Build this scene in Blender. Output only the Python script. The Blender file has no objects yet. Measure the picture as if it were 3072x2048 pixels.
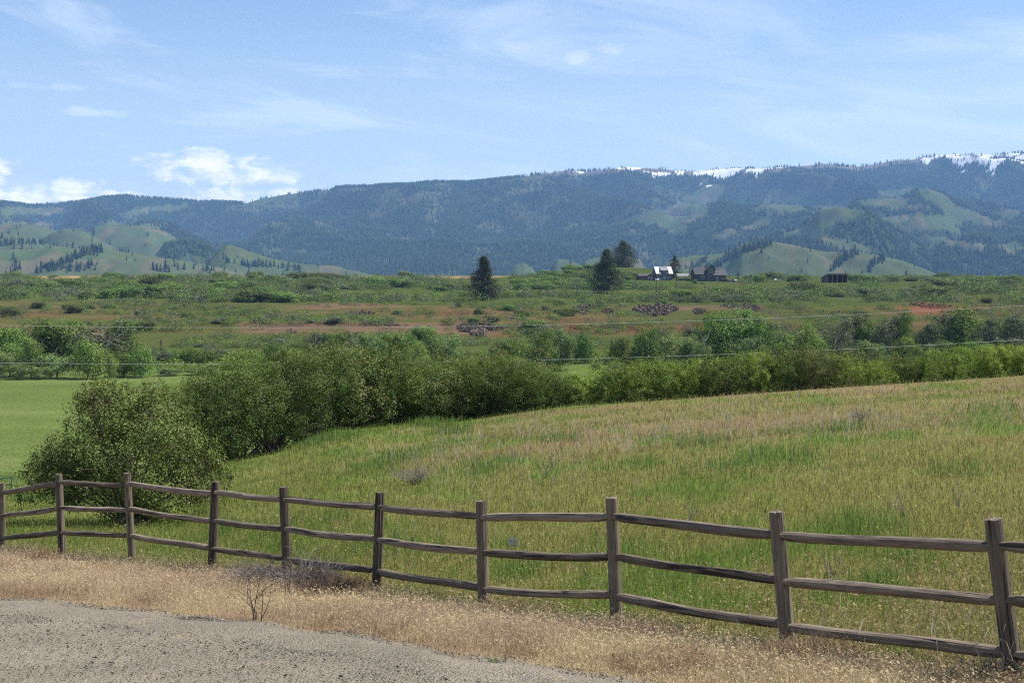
import bpy, math, random
import numpy as np
from mathutils import Vector, Matrix

# ------------------------------------------------------------------ camera, sky, sun, exposure
SC = bpy.context.scene
COL = SC.collection
F, CX, HV = 1422.2, 512.0, 275.0          # focal length and horizon in picture units (1024 wide)
cd = bpy.data.cameras.new('camera')
cam = bpy.data.objects.new('camera', cd); COL.objects.link(cam)
cam.location = (0, 0, 0); cam.rotation_euler = (math.radians(90), 0, 0)
cd.sensor_width = 36.0; cd.lens = 50.0
cd.shift_y = -(341.0 - HV) / 1024.0
cd.clip_start = 0.1; cd.clip_end = 60000.0
SC.camera = cam

SUN_AZ, SUN_EL = math.radians(72), math.radians(56)      # clockwise from the view direction
SUN_DIR = Vector((math.sin(SUN_AZ)*math.cos(SUN_EL), math.cos(SUN_AZ)*math.cos(SUN_EL), math.sin(SUN_EL)))
sl = bpy.data.lights.new('sun', 'SUN'); sl.energy = 5.0; sl.angle = math.radians(0.5); sl.color = (1.0, 0.955, 0.89)
so = bpy.data.objects.new('sun', sl); COL.objects.link(so)
so.rotation_euler = SUN_DIR.to_track_quat('Z', 'Y').to_euler(); so.location = (300, 100, 500)

SC.view_settings.view_transform = 'Standard'; SC.view_settings.look = 'None'
SC.view_settings.gamma = 1.0; SC.view_settings.use_curve_mapping = False
SC.cycles.use_denoising = False
SC.cycles.filter_width = 1.1
SC.view_settings.exposure = 0.85

class NT:
    """small helper that writes node trees"""
    def __init__(s, nt): s.t = nt; s.n = nt.nodes; s.l = nt.links
    def new(s, typ, **kw):
        nd = s.n.new(typ)
        for k, v in kw.items(): setattr(nd, k, v)
        return nd
    def put(s, sock, v):
        if isinstance(v, bpy.types.NodeSocket): s.l.new(v, sock)
        elif v is not None: sock.default_value = v
    def m(s, op, a, b=None, c=None, clamp=False):
        nd = s.new('ShaderNodeMath', operation=op); nd.use_clamp = clamp
        for i, v in enumerate((a, b, c)):
            if v is not None: s.put(nd.inputs[i], v)
        return nd.outputs[0]
    def mix(s, f, a, b, blend='MIX'):
        nd = s.new('ShaderNodeMix', data_type='RGBA', blend_type=blend)
        s.put(nd.inputs[0], f)
        s.put(nd.inputs[6], a if isinstance(a, bpy.types.NodeSocket) else (*a[:3], 1))
        s.put(nd.inputs[7], b if isinstance(b, bpy.types.NodeSocket) else (*b[:3], 1))
        return nd.outputs[2]
    def ramp(s, f, stops):
        nd = s.new('ShaderNodeValToRGB'); s.put(nd.inputs[0], f)
        e = nd.color_ramp.elements
        while len(e) < len(stops): e.new(0.5)
        for k, (p, c) in enumerate(stops):
            e[k].position = p; e[k].color = (*c[:3], 1) if not isinstance(c, (int, float)) else (c, c, c, 1)
        return nd.outputs[0]
    def step(s, x, lo, hi):
        nd = s.new('ShaderNodeMapRange', interpolation_type='SMOOTHSTEP')
        s.put(nd.inputs[0], x); s.put(nd.inputs[1], lo); s.put(nd.inputs[2], hi)
        return nd.outputs[0]
    def noise(s, vec, scale, detail=4, rough=0.55, dist=0.0):
        nd = s.new('ShaderNodeTexNoise'); s.put(nd.inputs['Vector'], vec)
        nd.inputs['Scale'].default_value = scale; nd.inputs['Detail'].default_value = detail
        nd.inputs['Roughness'].default_value = rough; nd.inputs['Distortion'].default_value = dist
        return nd.outputs['Fac']
    def xyz(s, x, y, z):
        nd = s.new('ShaderNodeCombineXYZ')
        for i, v in enumerate((x, y, z)): s.put(nd.inputs[i], v)
        return nd.outputs[0]

world = bpy.data.worlds.new('World'); SC.world = world; world.use_nodes = True
w = NT(world.node_tree); w.n.clear()
sky = w.new('ShaderNodeTexSky', sky_type='NISHITA'); sky.sun_disc = False
sky.sun_elevation = SUN_EL; sky.sun_rotation = SUN_AZ; sky.altitude = 900; sky.air_density = 1.0; sky.dust_density = 0.6; sky.ozone_density = 2.0
tc = w.new('ShaderNodeTexCoord'); sep = w.new('ShaderNodeSeparateXYZ'); w.l.new(tc.outputs['Generated'], sep.inputs[0])
dx, dy, dz = sep.outputs
AZ = w.m('ARCTAN2', dx, dy)                                  # azimuth from +Y
EL = w.m('DIVIDE', dz, w.m('SQRT', w.m('ADD', w.m('MULTIPLY', dx, dx), w.m('MULTIPLY', dy, dy))))   # tan of elevation
SKYMUL = w.mix(1.0, sky.outputs[0], (0.99, 1.12, 1.28), 'MULTIPLY')
# thin high cirrus in slanting streaks
slant = w.m('SUBTRACT', EL, w.m('MULTIPLY', AZ, -0.10))
cv = w.xyz(w.m('MULTIPLY', AZ, 3.2), w.m('MULTIPLY', slant, 17.0), 0.3)
c1 = w.noise(cv, 1.6, 7, 0.58, 0.8)
c2 = w.noise(w.xyz(w.m('MULTIPLY', AZ, 9.0), w.m('MULTIPLY', slant, 60.0), 2.3), 1.3, 6, 0.65, 0.3)
side = w.step(AZ, -0.38, 0.25)
veil = w.m('MULTIPLY', w.step(c1, w.m('SUBTRACT', 0.52, w.m('MULTIPLY', side, 0.14)), 0.70), w.m('ADD', 0.55, w.m('MULTIPLY', c2, 0.7)))
low = w.m('MULTIPLY', w.step(EL, 0.22, 0.02), 0.55)
veil = w.m('MULTIPLY', veil, 0.52, clamp=True)
veil = w.m('ADD', w.m('ADD', w.m('MULTIPLY', veil, 0.8), low), 0.13, clamp=True)
SKY2 = w.mix(veil, SKYMUL, (7.6, 9.0, 10.8))
# cumulus heaps: (azimuth, elevation, half width, half height, strength), in radians
HEAPS = [(-0.213, 0.0780, 0.047, 0.0100, 1.0), (-0.197, 0.0690, 0.054, 0.0085, 1.0), (-0.200, 0.0535, 0.034, 0.0085, 1.0), (-0.165, 0.0560, 0.02, 0.006, .7),
         (-0.356, 0.0705, 0.030, 0.0125, 1.0), (-0.301, 0.0580, 0.025, 0.0090, 1.0), (-0.335, 0.0525, 0.055, 0.0075, 1.0), (-0.27, 0.0535, 0.02, 0.0065, 0.9),
         (0.066, 0.1585, 0.014, 0.0068, .32), (0.050, 0.1530, 0.015, 0.0056, .22), (0.003, 0.1600, 0.012, 0.005, 0.1), (-0.290, 0.1100, 0.026, 0.0045, 0.28), (-0.31, 0.1260, 0.035, 0.0030, 0.18), (-0.36, 0.098, 0.012, 0.004, 0.15)]
nz = w.noise(w.xyz(w.m('MULTIPLY', AZ, 55.0), w.m('MULTIPLY', EL, 95.0), 0.0), 1.0, 10, 0.62, 0.2)
nz2 = w.noise(w.xyz(w.m('MULTIPLY', AZ, 30.0), w.m('MULTIPLY', EL, 90.0), 4.7), 1.6, 6, 0.6)
dens = None
for (a0, e0, ww, hh, st) in HEAPS:
    ax = w.m('DIVIDE', w.m('SUBTRACT', AZ, a0), ww); ey = w.m('DIVIDE', w.m('SUBTRACT', EL, e0), hh)
    r2 = w.m('ADD', w.m('MULTIPLY', ax, ax), w.m('MULTIPLY', ey, ey))
    dnt = w.m('ADD', w.m('SUBTRACT', 0.52, w.m('MULTIPLY', r2, 0.52)), w.m('MULTIPLY', w.m('SUBTRACT', nz, 0.5), 2.1))
    dnt = w.m('MULTIPLY', w.step(dnt, 0.0, 0.62), st)
    dens = dnt if dens is None else w.m('MAXIMUM', dens, dnt)
cloudcol = w.ramp(nz2, [(0.34, (9.6, 10.0, 10.6)), (0.48, (12.4, 12.3, 12.2)), (0.60, (15.2, 14.6, 13.8))])
SKY3 = w.mix(w.m('MULTIPLY', dens, 0.82), SKY2, cloudcol)
bg = w.new('ShaderNodeBackground'); w.l.new(SKY3, bg.inputs[0]); bg.inputs[1].default_value = 0.060
wo = w.new('ShaderNodeOutputWorld'); w.l.new(bg.outputs[0], wo.inputs[0])

# ------------------------------------------------------------------ numeric helpers
def vnoise(x, y, seed=0):
    x = np.asarray(x, float); y = np.asarray(y, float)
    xi = np.floor(x).astype(np.int64); yi = np.floor(y).astype(np.int64)
    fx = x - xi; fy = y - yi
    fx = fx*fx*(3-2*fx); fy = fy*fy*(3-2*fy)
    def h(a, b):
        k = (a*374761393 + b*668265263 + seed*144269504) & 0xffffffff
        k = ((k ^ (k >> 13))*1274126177) & 0xffffffff
        k = k ^ (k >> 16)
        return (k & 0xffff)/65535.0
    return (h(xi, yi)*(1-fx) + h(xi+1, yi)*fx)*(1-fy) + (h(xi, yi+1)*(1-fx) + h(xi+1, yi+1)*fx)*fy
def fbm(x, y, oct=4, seed=0, gain=0.5):
    s = 0; a = 1; t = 0
    for i in range(oct):
        s = s + a*vnoise(x*2**i + 17.3*i, y*2**i - 9.1*i, seed+i*7); t += a; a *= gain
    return s/t
def sstep(a, b, x):
    t = np.clip((x-a)/(b-a), 0, 1); return t*t*(3-2*t)
def table(pairs):
    a = np.array(pairs, float); return lambda x: np.interp(x, a[:, 0], a[:, 1])
def in_poly(px, py, poly):
    px = np.asarray(px); py = np.asarray(py); r = np.zeros(px.shape, bool); n = len(poly)
    for i in range(n):
        x1, y1 = poly[i]; x2, y2 = poly[(i+1) % n]
        c = ((y1 > py) != (y2 > py)) & (px < (x2-x1)*(py-y1)/((y2-y1) if y2 != y1 else 1e-9)+x1)
        r ^= c
    return r

# ------------------------------------------------------------------ the lie of the land (metres, eye level = 0)
# the fence posts: distance, x at top, x at foot, height of the top and foot, rails left and right
POSTS = [  # u_top u_foot v_top v_foot  rail heights (mean)          distance
    (2.0,   2.5,  482.0, 553.8, (490.6, 513.9, 536.4), (490.6, 513.9, 536.4), 26.5),
    (58.6,  62.6, 473.2, 561.5, (481.5, 506.2, 530.0), (480.2, 505.5, 530.4), 24.9),
    (127.0, 133.0, 472.2, 572.0, (483.5, 508.2, 532.7), (482.0, 507.0, 533.5), 23.8),
    (215.5, 212.0, 481.0, 576.0, (492.5, 520.0, 546.0), (490.6, 519.2, 546.5), 22.1),
    (283.4, 288.0, 486.0, 588.0, (497.2, 527.0, 556.7), (497.5, 527.0, 557.0), 20.6),
    (380.0, 376.2, 491.4, 603.0, (504.7, 536.8, 568.3), (504.7, 537.8, 569.0), 18.7),
    (481.0, 484.3, 499.8, 622.0, (513.9, 550.0, 585.0), (515.0, 550.6, 587.0), 16.8),
    (611.6, 617.8, 496.6, 638.0, (514.3, 554.5, 593.0), (514.0, 553.8, 594.4), 15.15),
    (776.3, 789.4, 510.5, 659.0, (532.0, 578.4, 622.0), (532.7, 578.5, 623.4), 13.2),
    (993.0, 1016.0, 517.5, 692.0, (543.6, 598.0, 649.6), (543.4, 597.4, 651.0), 11.26),
    (1268.0, 1290.0, 528.0, 742.0, (562.0, 627.0, 692.0), (562.0, 627.0, 692.0), 9.5),
    (1640.0, 1650.0, 541.0, 797.0, (582.0, 661.0, 740.0), (582.0, 661.0, 740.0), 7.8),
    (2180.0, 2186.0, 566.0, 884.0, (617.0, 715.0, 813.0), (617.0, 715.0, 813.0), 6.3)]
def PX(u, d): return (u-CX)/F*d
def PZ(v, d): return -(v-HV)/F*d
fence_x = np.array([PX((p[0]+p[1])/2, p[6]) for p in POSTS]); fence_y = np.array([p[6] for p in POSTS])
_fu = np.array([-300]+[(p[0]+p[1])/2 for p in POSTS]+[2700]); _fd = np.array([34.5]+[p[6] for p in POSTS]+[5.6])
def y_fence(x): return np.interp(x, np.r_[-22, fence_x, 10.5], np.r_[39.5, fence_y, 3.6])
_rex = np.array([-24, -14, -6.6, -5.2, -3.96, -2.75, -1.77, -0.23, 1.0, 3.0, 10.5]); _rey = np.array([33, 25.4, 18.5, 17.44, 16.65, 15.6, 14.7, 13.1, 11.84, 9.9, 2.2])
def y_road(x): return np.interp(x, _rex, _rey)
def y_edge(x): return y_road(x)+(fbm(np.asarray(x)/0.55, np.asarray(x)*0+2.0, 4, 91)-0.5)*0.75
crest_y = table([(-200, 57), (100, 57), (180, 57), (226, 57), (279, 59), (331, 62), (392, 64), (461, 66), (570, 66), (740, 64), (871, 63), (1024, 62), (1400, 60), (1900, 58)])
crest_v = table([(-200, 499), (100, 499), (180, 499), (205, 476), (226, 462), (279, 451), (305, 440), (331, 431), (392, 425), (435, 422), (461, 420.5), (570, 405.5), (653, 400.5), (740, 394), (871, 385), (1024, 375), (1300, 362), (1900, 350)])
back_s = table([(-200, .125), (180, .125), (240, .30), (2000, .34)])
bluff = table([(0, -20), (300, -20), (330, -19.2), (360, -17.6), (385, -16.0), (395, -15.9), (404, -13.9), (440, -13.6), (480, -13.1), (500, -12.0), (522, -11.2), (600, -9.5), (700, -7.0),
               (800, -4.1), (900, -2.3), (1100, -1.15), (1500, -0.55), (2000, -1.5), (3000, -10), (60000, -10)])
def H(x, y):
    x = np.asarray(x, float); y = np.asarray(y, float)
    ye = np.maximum(y, 6.0); u = CX + F*x/ye
    u = np.clip(u, -200, 2600)
    plane = -1.88-0.125*y
    yf = np.interp(u, _fu, _fd); yc = crest_y(u); zf = -1.88-0.125*yf; zc = -(crest_v(u)-HV)/F*yc
    t = (y-yf)/(yc-yf)
    mid = zf+(zc-zf)*t
    back = zc-back_s(u)*(y-yc)
    near = np.where(y <= yf, plane, np.where(y <= yc, mid, back))
    bump = (fbm(x/6.0, y/6.0, 3, 5)-0.5)*0.35*sstep(1.0, 8.0, y-yf)*sstep(0, 6, np.abs(y-yc)+1)
    near = near+bump
    wob = (fbm(x/140.0, y*0+3.0, 3, 11)-0.5)*90*sstep(320, 420, y)
    far = bluff(y+wob)+(fbm(x/55.0, y/55.0, 4, 21)-0.5)*4.6*sstep(340, 430, y)*(1-0.85*sstep(620, 760, y))
    knoll = 7.0*np.exp(-((x-70)/52.0)**2-((y-880)/62.0)**2)+2.4*np.exp(-((x-25)/45.0)**2-((y-830)/60.0)**2)
    far = far+knoll
    k = sstep(80, 110, y)
    meadow = np.maximum(near, -20+(fbm(x/60, y/60, 2, 31)-0.5)*0.8)
    return np.where(y < 250, np.where(y < 80, near, meadow), far+0*k)
_ys = np.geomspace(5, 2600, 9000)
def hit(u, v, ymin=5.0):
    """where the sight line through (u, v) first meets the land beyond ymin"""
    y = _ys[_ys >= ymin]; x = (u-CX)/F*y; z = H(x, y)
    vg = HV-F*z/y
    i = np.argmax(vg <= v)
    if not (vg <= v).any(): i = np.argmin(vg)
    return float(x[i]), float(y[i]), float(z[i])

# ------------------------------------------------------------------ mesh helpers
def link(name, me, parent=None, mat=None):
    o = bpy.data.objects.new(name, me); COL.objects.link(o)
    if mat is not None and me is not None and not me.materials: me.materials.append(mat)
    if parent is not None: o.parent = parent
    return o
def np_mesh(name, V, polys, mat=None, smooth=False, col=None):
    """V (n,3); polys: list of int arrays (m,k)"""
    me = bpy.data.meshes.new(name); V = np.asarray(V, np.float32)
    me.vertices.add(len(V)); me.vertices.foreach_set('co', V.ravel())
    polys = [np.asarray(p, np.int32) for p in polys if len(p)]
    nl = sum(p.size for p in polys); npoly = sum(len(p) for p in polys)
    me.loops.add(nl); me.loops.foreach_set('vertex_index', np.concatenate([p.ravel() for p in polys]))
    starts = []; s0 = 0
    for p in polys:
        starts.append(s0+np.arange(len(p))*p.shape[1]); s0 += p.size
    me.polygons.add(npoly); me.polygons.foreach_set('loop_start', np.concatenate(starts).astype(np.int32))
    if smooth: me.polygons.foreach_set('use_smooth', np.ones(npoly, bool))
    me.update(calc_edges=True)
    if col is not None:
        a = me.color_attributes.new('Col', 'FLOAT_COLOR', 'POINT')
        c = np.ones((len(V), 4), np.float32); c[:, :3] = col; a.data.foreach_set('color', c.ravel())
    if mat is not None: me.materials.append(mat)
    return me
class MB:
    """collects boxes, tubes and prisms into one mesh"""
    def __init__(s): s.v = []; s.f = []
    def add(s, vs, fs):
        b = len(s.v); s.v += [tuple(p) for p in vs]; s.f += [tuple(b+i for i in f) for f in fs]
    def box(s, x0, x1, y0, y1, z0, z1):
        s.add([(x0, y0, z0), (x1, y0, z0), (x1, y1, z0), (x0, y1, z0), (x0, y0, z1), (x1, y0, z1), (x1, y1, z1), (x0, y1, z1)],
              [(0, 3, 2, 1), (4, 5, 6, 7), (0, 1, 5, 4), (1, 2, 6, 5), (2, 3, 7, 6), (3, 0, 4, 7)])
    def prism(s, prof, axis, a, b):
        """polygon prof (pairs) extruded along axis 'x' or 'y' from a to b"""
        n = len(prof)
        mk = (lambda p, t: (t, p[0], p[1])) if axis == 'x' else (lambda p, t: (p[0], t, p[1]))
        vs = [mk(p, a) for p in prof]+[mk(p, b) for p in prof]
        s.add(vs, [tuple(range(n))[::-1], tuple(range(n, 2*n))]+[(i, (i+1) % n, n+(i+1) % n, n+i) for i in range(n)])
    def tube(s, pts, rad, n=6, cap=True):
        pts = [Vector(p) for p in pts]; rad = rad if hasattr(rad, '__len__') else [rad]*len(pts)
        rings = []; up = Vector((0.13, 0.31, 0.94))
        for i, p in enumerate(pts):
            d = (pts[min(i+1, len(pts)-1)]-pts[max(i-1, 0)]).normalized()
            a = d.cross(up if abs(d.dot(up)) < 0.95 else Vector((1, 0, 0))).normalized(); b = d.cross(a)
            rings.append([p+(a*math.cos(2*math.pi*k/n)+b*math.sin(2*math.pi*k/n))*rad[i] for k in range(n)])
        vs = [q for r in rings for q in r]; fs = []
        for i in range(len(pts)-1):
            for k in range(n): fs.append((i*n+k, i*n+(k+1) % n, (i+1)*n+(k+1) % n, (i+1)*n+k))
        if cap: fs += [tuple(range(n))[::-1], tuple((len(pts)-1)*n+k for k in range(n))]
        s.add(vs, fs)
    def mesh(s, name, mat=None, smooth=False):
        me = bpy.data.meshes.new(name); me.from_pydata(s.v, [], s.f); me.update()
        if smooth: me.polygons.foreach_set('use_smooth', np.ones(len(me.polygons), bool))
        if mat: me.materials.append(mat)
        return me
    def obj(s, name, mat=None, parent=None, smooth=False): return link(name, s.mesh(name, mat, smooth), parent)
def tag(o, label=None, cat=None, group=None, kind=None):
    if label: o['label'] = label
    if cat: o['category'] = cat
    if group: o['group'] = group
    if kind: o['kind'] = kind
    return o
def empty(name, loc, rz=0.0, **kw):
    o = bpy.data.objects.new(name, None); COL.objects.link(o); o.location = loc; o.rotation_euler = (0, 0, rz); o.empty_display_size = 0.3
    return tag(o, **kw)
def copy_tree(o):
    c = o.copy(); COL.objects.link(c)
    for ch in o.children:
        d = ch.copy(); COL.objects.link(d); d.parent = c
    return c

# ------------------------------------------------------------------ materials
def new_mat(name):
    m = bpy.data.materials.new(name); m.use_nodes = True; t = NT(m.node_tree); t.n.clear()
    return m, t, t.new('ShaderNodeOutputMaterial')
def m_plain(name, c, rough=0.7, var=0.25, scale=6.0, metal=0.0, bump=0.0, stretch=(1, 1, 1)):
    m, t, out = new_mat(name); b = t.new('ShaderNodeBsdfPrincipled')
    tcn = t.new('ShaderNodeTexCoord'); mp = t.new('ShaderNodeMapping'); t.l.new(tcn.outputs['Object'], mp.inputs[0]); mp.inputs['Scale'].default_value = stretch
    n = t.noise(mp.outputs[0], scale, 5, 0.6)
    t.put(b.inputs['Base Color'], t.mix(n, tuple(x*(1-var) for x in c), tuple(min(1, x*(1+var)) for x in c)))
    b.inputs['Roughness'].default_value = rough; b.inputs['Metallic'].default_value = metal; b.inputs['Specular IOR Level'].default_value = 0.3
    if bump:
        bp = t.new('ShaderNodeBump'); bp.inputs['Strength'].default_value = bump; bp.inputs['Distance'].default_value = 0.02; t.l.new(n, bp.inputs['Height']); t.l.new(bp.outputs[0], b.inputs['Normal'])
    t.l.new(b.outputs[0], out.inputs[0]); return m
def m_leaf(name, stops, transl=0.30, rough=0.6, gloss=0.02, patch=0.35, pscale=0.5):
    """leaves: colour differs from leaf to leaf and plant to plant"""
    m, t, out = new_mat(name); g = t.new('ShaderNodeNewGeometry'); oi = t.new('ShaderNodeObjectInfo')
    c = t.ramp(g.outputs['Random Per Island'], stops)
    tcn = t.new('ShaderNodeTexCoord')
    nn = t.noise(tcn.outputs['Object'], pscale, 3)
    hs = t.new('ShaderNodeHueSaturation'); t.l.new(c, hs.inputs['Color'])
    t.put(hs.inputs['Value'], t.m('ADD', t.m('MULTIPLY', t.m('SUBTRACT', oi.outputs['Random'], 0.5), 0.45), t.m('ADD', 1.0-patch/2, t.m('MULTIPLY', nn, patch))))
    t.put(hs.inputs['Hue'], t.m('ADD', 0.485, t.m('MULTIPLY', t.m('FRACT', t.m('MULTIPLY', oi.outputs['Random'], 7.31)), 0.03)))
    d = t.new('ShaderNodeBsdfDiffuse'); t.l.new(hs.outputs[0], d.inputs[0])
    tr = t.new('ShaderNodeBsdfTranslucent'); t.put(tr.inputs[0], t.mix(1.0, hs.outputs[0], (1.15, 1.2, 0.6), 'MULTIPLY'))
    mx = t.new('ShaderNodeMixShader'); mx.inputs[0].default_value = transl; t.l.new(d.outputs[0], mx.inputs[1]); t.l.new(tr.outputs[0], mx.inputs[2])
    gl = t.new('ShaderNodeBsdfGlossy'); gl.inputs['Roughness'].default_value = rough
    m2 = t.new('ShaderNodeMixShader'); m2.inputs[0].default_value = gloss; t.l.new(mx.outputs[0], m2.inputs[1]); t.l.new(gl.outputs[0], m2.inputs[2])
    t.l.new(m2.outputs[0], out.inputs[0]); return m
def m_attr(name, transl=0.0, var=0.3, scale=3.0, bump=0.0, bdist=0.05, scale2=None):
    """colour from the mesh's Col attribute (kind of soil or grass), broken up by noise"""
    m, t, out = new_mat(name); a = t.new('ShaderNodeAttribute', attribute_name='Col'); tcn = t.new('ShaderNodeTexCoord')
    n = t.noise(tcn.outputs['Object'], scale, 6, 0.65)
    f = t.m('ADD', 1-var, t.m('MULTIPLY', n, 2*var))
    if scale2:
        n2 = t.noise(tcn.outputs['Object'], scale2, 5, 0.65); f = t.m('MULTIPLY', f, t.m('ADD', 1-var, t.m('MULTIPLY', n2, 2*var)))
    c = t.mix(1.0, a.outputs['Color'], t.xyz(f, f, f), 'MULTIPLY')
    d = t.new('ShaderNodeBsdfDiffuse'); t.l.new(c, d.inputs[0]); d.inputs['Roughness'].default_value = 0.5
    sh = d.outputs[0]
    if transl:
        tr = t.new('ShaderNodeBsdfTranslucent'); t.l.new(c, tr.inputs[0]); mx = t.new('ShaderNodeMixShader'); mx.inputs[0].default_value = transl
        t.l.new(sh, mx.inputs[1]); t.l.new(tr.outputs[0], mx.inputs[2]); sh = mx.outputs[0]
    if bump:
        bp = t.new('ShaderNodeBump'); bp.inputs['Strength'].default_value = bump; bp.inputs['Distance'].default_value = bdist; t.l.new(n, bp.inputs['Height']); t.l.new(bp.outputs[0], d.inputs['Normal'])
    t.l.new(sh, out.inputs[0]); return m
def m_wood(name, dark, light, axis=0, cracks=True):
    """weathered round timber: grain and splits running along one local axis"""
    m, t, out = new_mat(name); b = t.new('ShaderNodeBsdfPrincipled'); tcn = t.new('ShaderNodeTexCoord'); oi = t.new('ShaderNodeObjectInfo')
    mp = t.new('ShaderNodeMapping'); sc = [26.0]*3; sc[axis] = 1.3
    mp.inputs['Scale'].default_value = sc; t.l.new(tcn.outputs['Object'], mp.inputs[0])
    t.put(mp.inputs['Location'], t.xyz(t.m('MULTIPLY', oi.outputs['Random'], 37.0), t.m('MULTIPLY', oi.outputs['Random'], 11.0), t.m('MULTIPLY', oi.outputs['Random'], 71.0)))
    grain = t.noise(mp.outputs[0], 1.6, 6, 0.65, 0.4)
    big = t.noise(tcn.outputs['Object'], 3.2, 3)
    c = t.ramp(t.m('ADD', t.m('MULTIPLY', grain, 0.75), t.m('MULTIPLY', big, 0.3)), [(0.30, dark), (0.5, tuple((a+bb)/2 for a, bb in zip(dark, light))), (0.68, light)])
    c = t.mix(t.m('MULTIPLY', t.step(big, 0.52, 0.75), 0.35), c, (0.10, 0.11, 0.065))         # greenish weathering
    cr = t.step(t.noise(mp.outputs[0], 0.55, 2, 0.4, 1.2), 0.42, 0.36)
    c = t.mix(t.m('MULTIPLY', cr, 0.8), c, (0.02, 0.016, 0.014))
    hv = t.new('ShaderNodeHueSaturation'); t.l.new(c, hv.inputs['Color']); t.put(hv.inputs['Value'], t.m('ADD', 0.68, t.m('MULTIPLY', oi.outputs['Random'], 0.64)))
    t.l.new(hv.outputs[0], b.inputs['Base Color']); b.inputs['Roughness'].default_value = 0.85; b.inputs['Specular IOR Level'].default_value = 0.2
    bp = t.new('ShaderNodeBump'); bp.inputs['Strength'].default_value = 0.6; bp.inputs['Distance'].default_value = 0.01
    t.put(bp.inputs['Height'], t.m('SUBTRACT', grain, t.m('MULTIPLY', cr, 0.8))); t.l.new(bp.outputs[0], b.inputs['Normal'])
    t.l.new(b.outputs[0], out.inputs[0]); return m
M = {}
M['ground'] = m_attr('ground', 0, 0.30, 1.1, 0.35, 0.10, scale2=0.09)
M['grass'] = m_attr('grass_blades', 0.45, 0.12, 2.0)
M['hill'] = m_attr('hill_slopes', 0, 0.20, 0.012, 0, scale2=0.16)
M['conifer_far'] = m_attr('far_conifers', 0.0, 0.25, 0.02)
M['wood_post'] = m_wood('weathered_post', (0.034, 0.027, 0.020), (0.205, 0.165, 0.118), 2)
M['wood_rail'] = m_wood('weathered_rail', (0.038, 0.028, 0.022), (0.265, 0.208, 0.155), 0)
M['bark'] = m_plain('bark', (0.12, 0.095, 0.075), 0.9, 0.4, 5.0)
M['bark_pale'] = m_plain('pale_bark', (0.24, 0.21, 0.18), 0.9, 0.3, 3.0)
M['twig'] = m_plain('brown_twigs', (0.16, 0.115, 0.085), 0.9, 0.4, 4.0)
M['twig_grey'] = m_plain('grey_dead_twigs', (0.21, 0.18, 0.155), 0.9, 0.45, 6.0)
M['twig_dark'] = m_plain('dark_dead_twigs', (0.09, 0.065, 0.05), 0.9, 0.4, 6.0)
M['leaf_near'] = m_leaf('leaves_near_bush', [(0.0, (0.053, 0.085, 0.017)), (0.40, (0.106, 0.155, 0.031)), (0.70, (0.156, 0.210, 0.053)), (0.94, (0.212, 0.267, 0.087)), (0.99, (0.156, 0.120, 0.055))], 0.17, 0.6, 0.015, 0.3, 1.2)
M['leaf_row'] = m_leaf('leaves_hawthorn', [(0.0, (0.050, 0.080, 0.016)), (0.5, (0.080, 0.125, 0.025)), (0.85, (0.112, 0.160, 0.036)), (1.0, (0.144, 0.184, 0.054))], 0.22, 0.6, 0.015)
M['leaf_row_lime'] = m_leaf('leaves_light_shrub', [(0.0, (0.112, 0.172, 0.028)), (0.5, (0.177, 0.247, 0.042)), (0.85, (0.242, 0.305, 0.062)), (1.0, (0.295, 0.333, 0.085))], 0.28, 0.6, 0.015)
M['leaf_row_dull'] = m_leaf('leaves_olive_shrub_row', [(0.0, (0.063, 0.082, 0.020)), (0.5, (0.099, 0.123, 0.031)), (0.8, (0.134, 0.150, 0.044)), (1.0, (0.170, 0.152, 0.072))], 0.17, 0.6, 0.015)
M['leaf_tree'] = m_leaf('leaves_cottonwood', [(0.0, (0.058, 0.105, 0.018)), (0.5, (0.106, 0.179, 0.030)), (1.0, (0.171, 0.252, 0.052))], 0.17, 0.6, 0.015, pscale=0.35)
M['leaf_poplar'] = m_leaf('leaves_light_poplar', [(0.0, (0.077, 0.133, 0.021)), (0.5, (0.133, 0.209, 0.036)), (1.0, (0.224, 0.292, 0.077))], 0.17, 0.6, 0.015, pscale=0.35)
M['leaf_willow'] = m_leaf('leaves_grey_willow', [(0.0, (0.077, 0.122, 0.034)), (0.5, (0.130, 0.191, 0.059)), (1.0, (0.227, 0.290, 0.107))], 0.17, 0.6, 0.015, pscale=0.35)
M['leaf_dusk'] = m_leaf('leaves_dull_old_tree', [(0.0, (0.058, 0.080, 0.041)), (0.5, (0.099, 0.133, 0.065)), (1.0, (0.181, 0.196, 0.131))], 0.17, 0.6, 0.015, pscale=0.35)
M['shrub_green'] = m_leaf('leaves_green_shrub', [(0.0, (0.060, 0.114, 0.024)), (0.5, (0.114, 0.187, 0.040)), (1.0, (0.180, 0.247, 0.067))], 0.17, 0.6, 0.015, pscale=0.25)
M['shrub_olive'] = m_leaf('leaves_olive_shrub', [(0.0, (0.051, 0.074, 0.024)), (0.5, (0.093, 0.127, 0.040)), (1.0, (0.154, 0.180, 0.067))], 0.17, 0.6, 0.015, pscale=0.25)
M['shrub_sage'] = m_leaf('leaves_sagebrush', [(0.0, (0.077, 0.091, 0.058)), (0.5, (0.127, 0.143, 0.093)), (1.0, (0.200, 0.210, 0.150))], 0.17, 0.6, 0.015, pscale=0.25)
M['needle'] = m_leaf('pine_needles', [(0.0, (0.020, 0.030, 0.010)), (0.5, (0.042, 0.058, 0.020)), (0.85, (0.075, 0.092, 0.034)), (1.0, (0.12, 0.12, 0.055))], 0.14, 0.6, 0.02, pscale=0.3)
M['rock'] = m_plain('basalt_rock', (0.098, 0.073, 0.058), 0.9, 0.6, 0.5)
M['rock_red'] = m_plain('red_rock', (0.185, 0.072, 0.042), 0.9, 0.4, 0.8)

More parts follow.
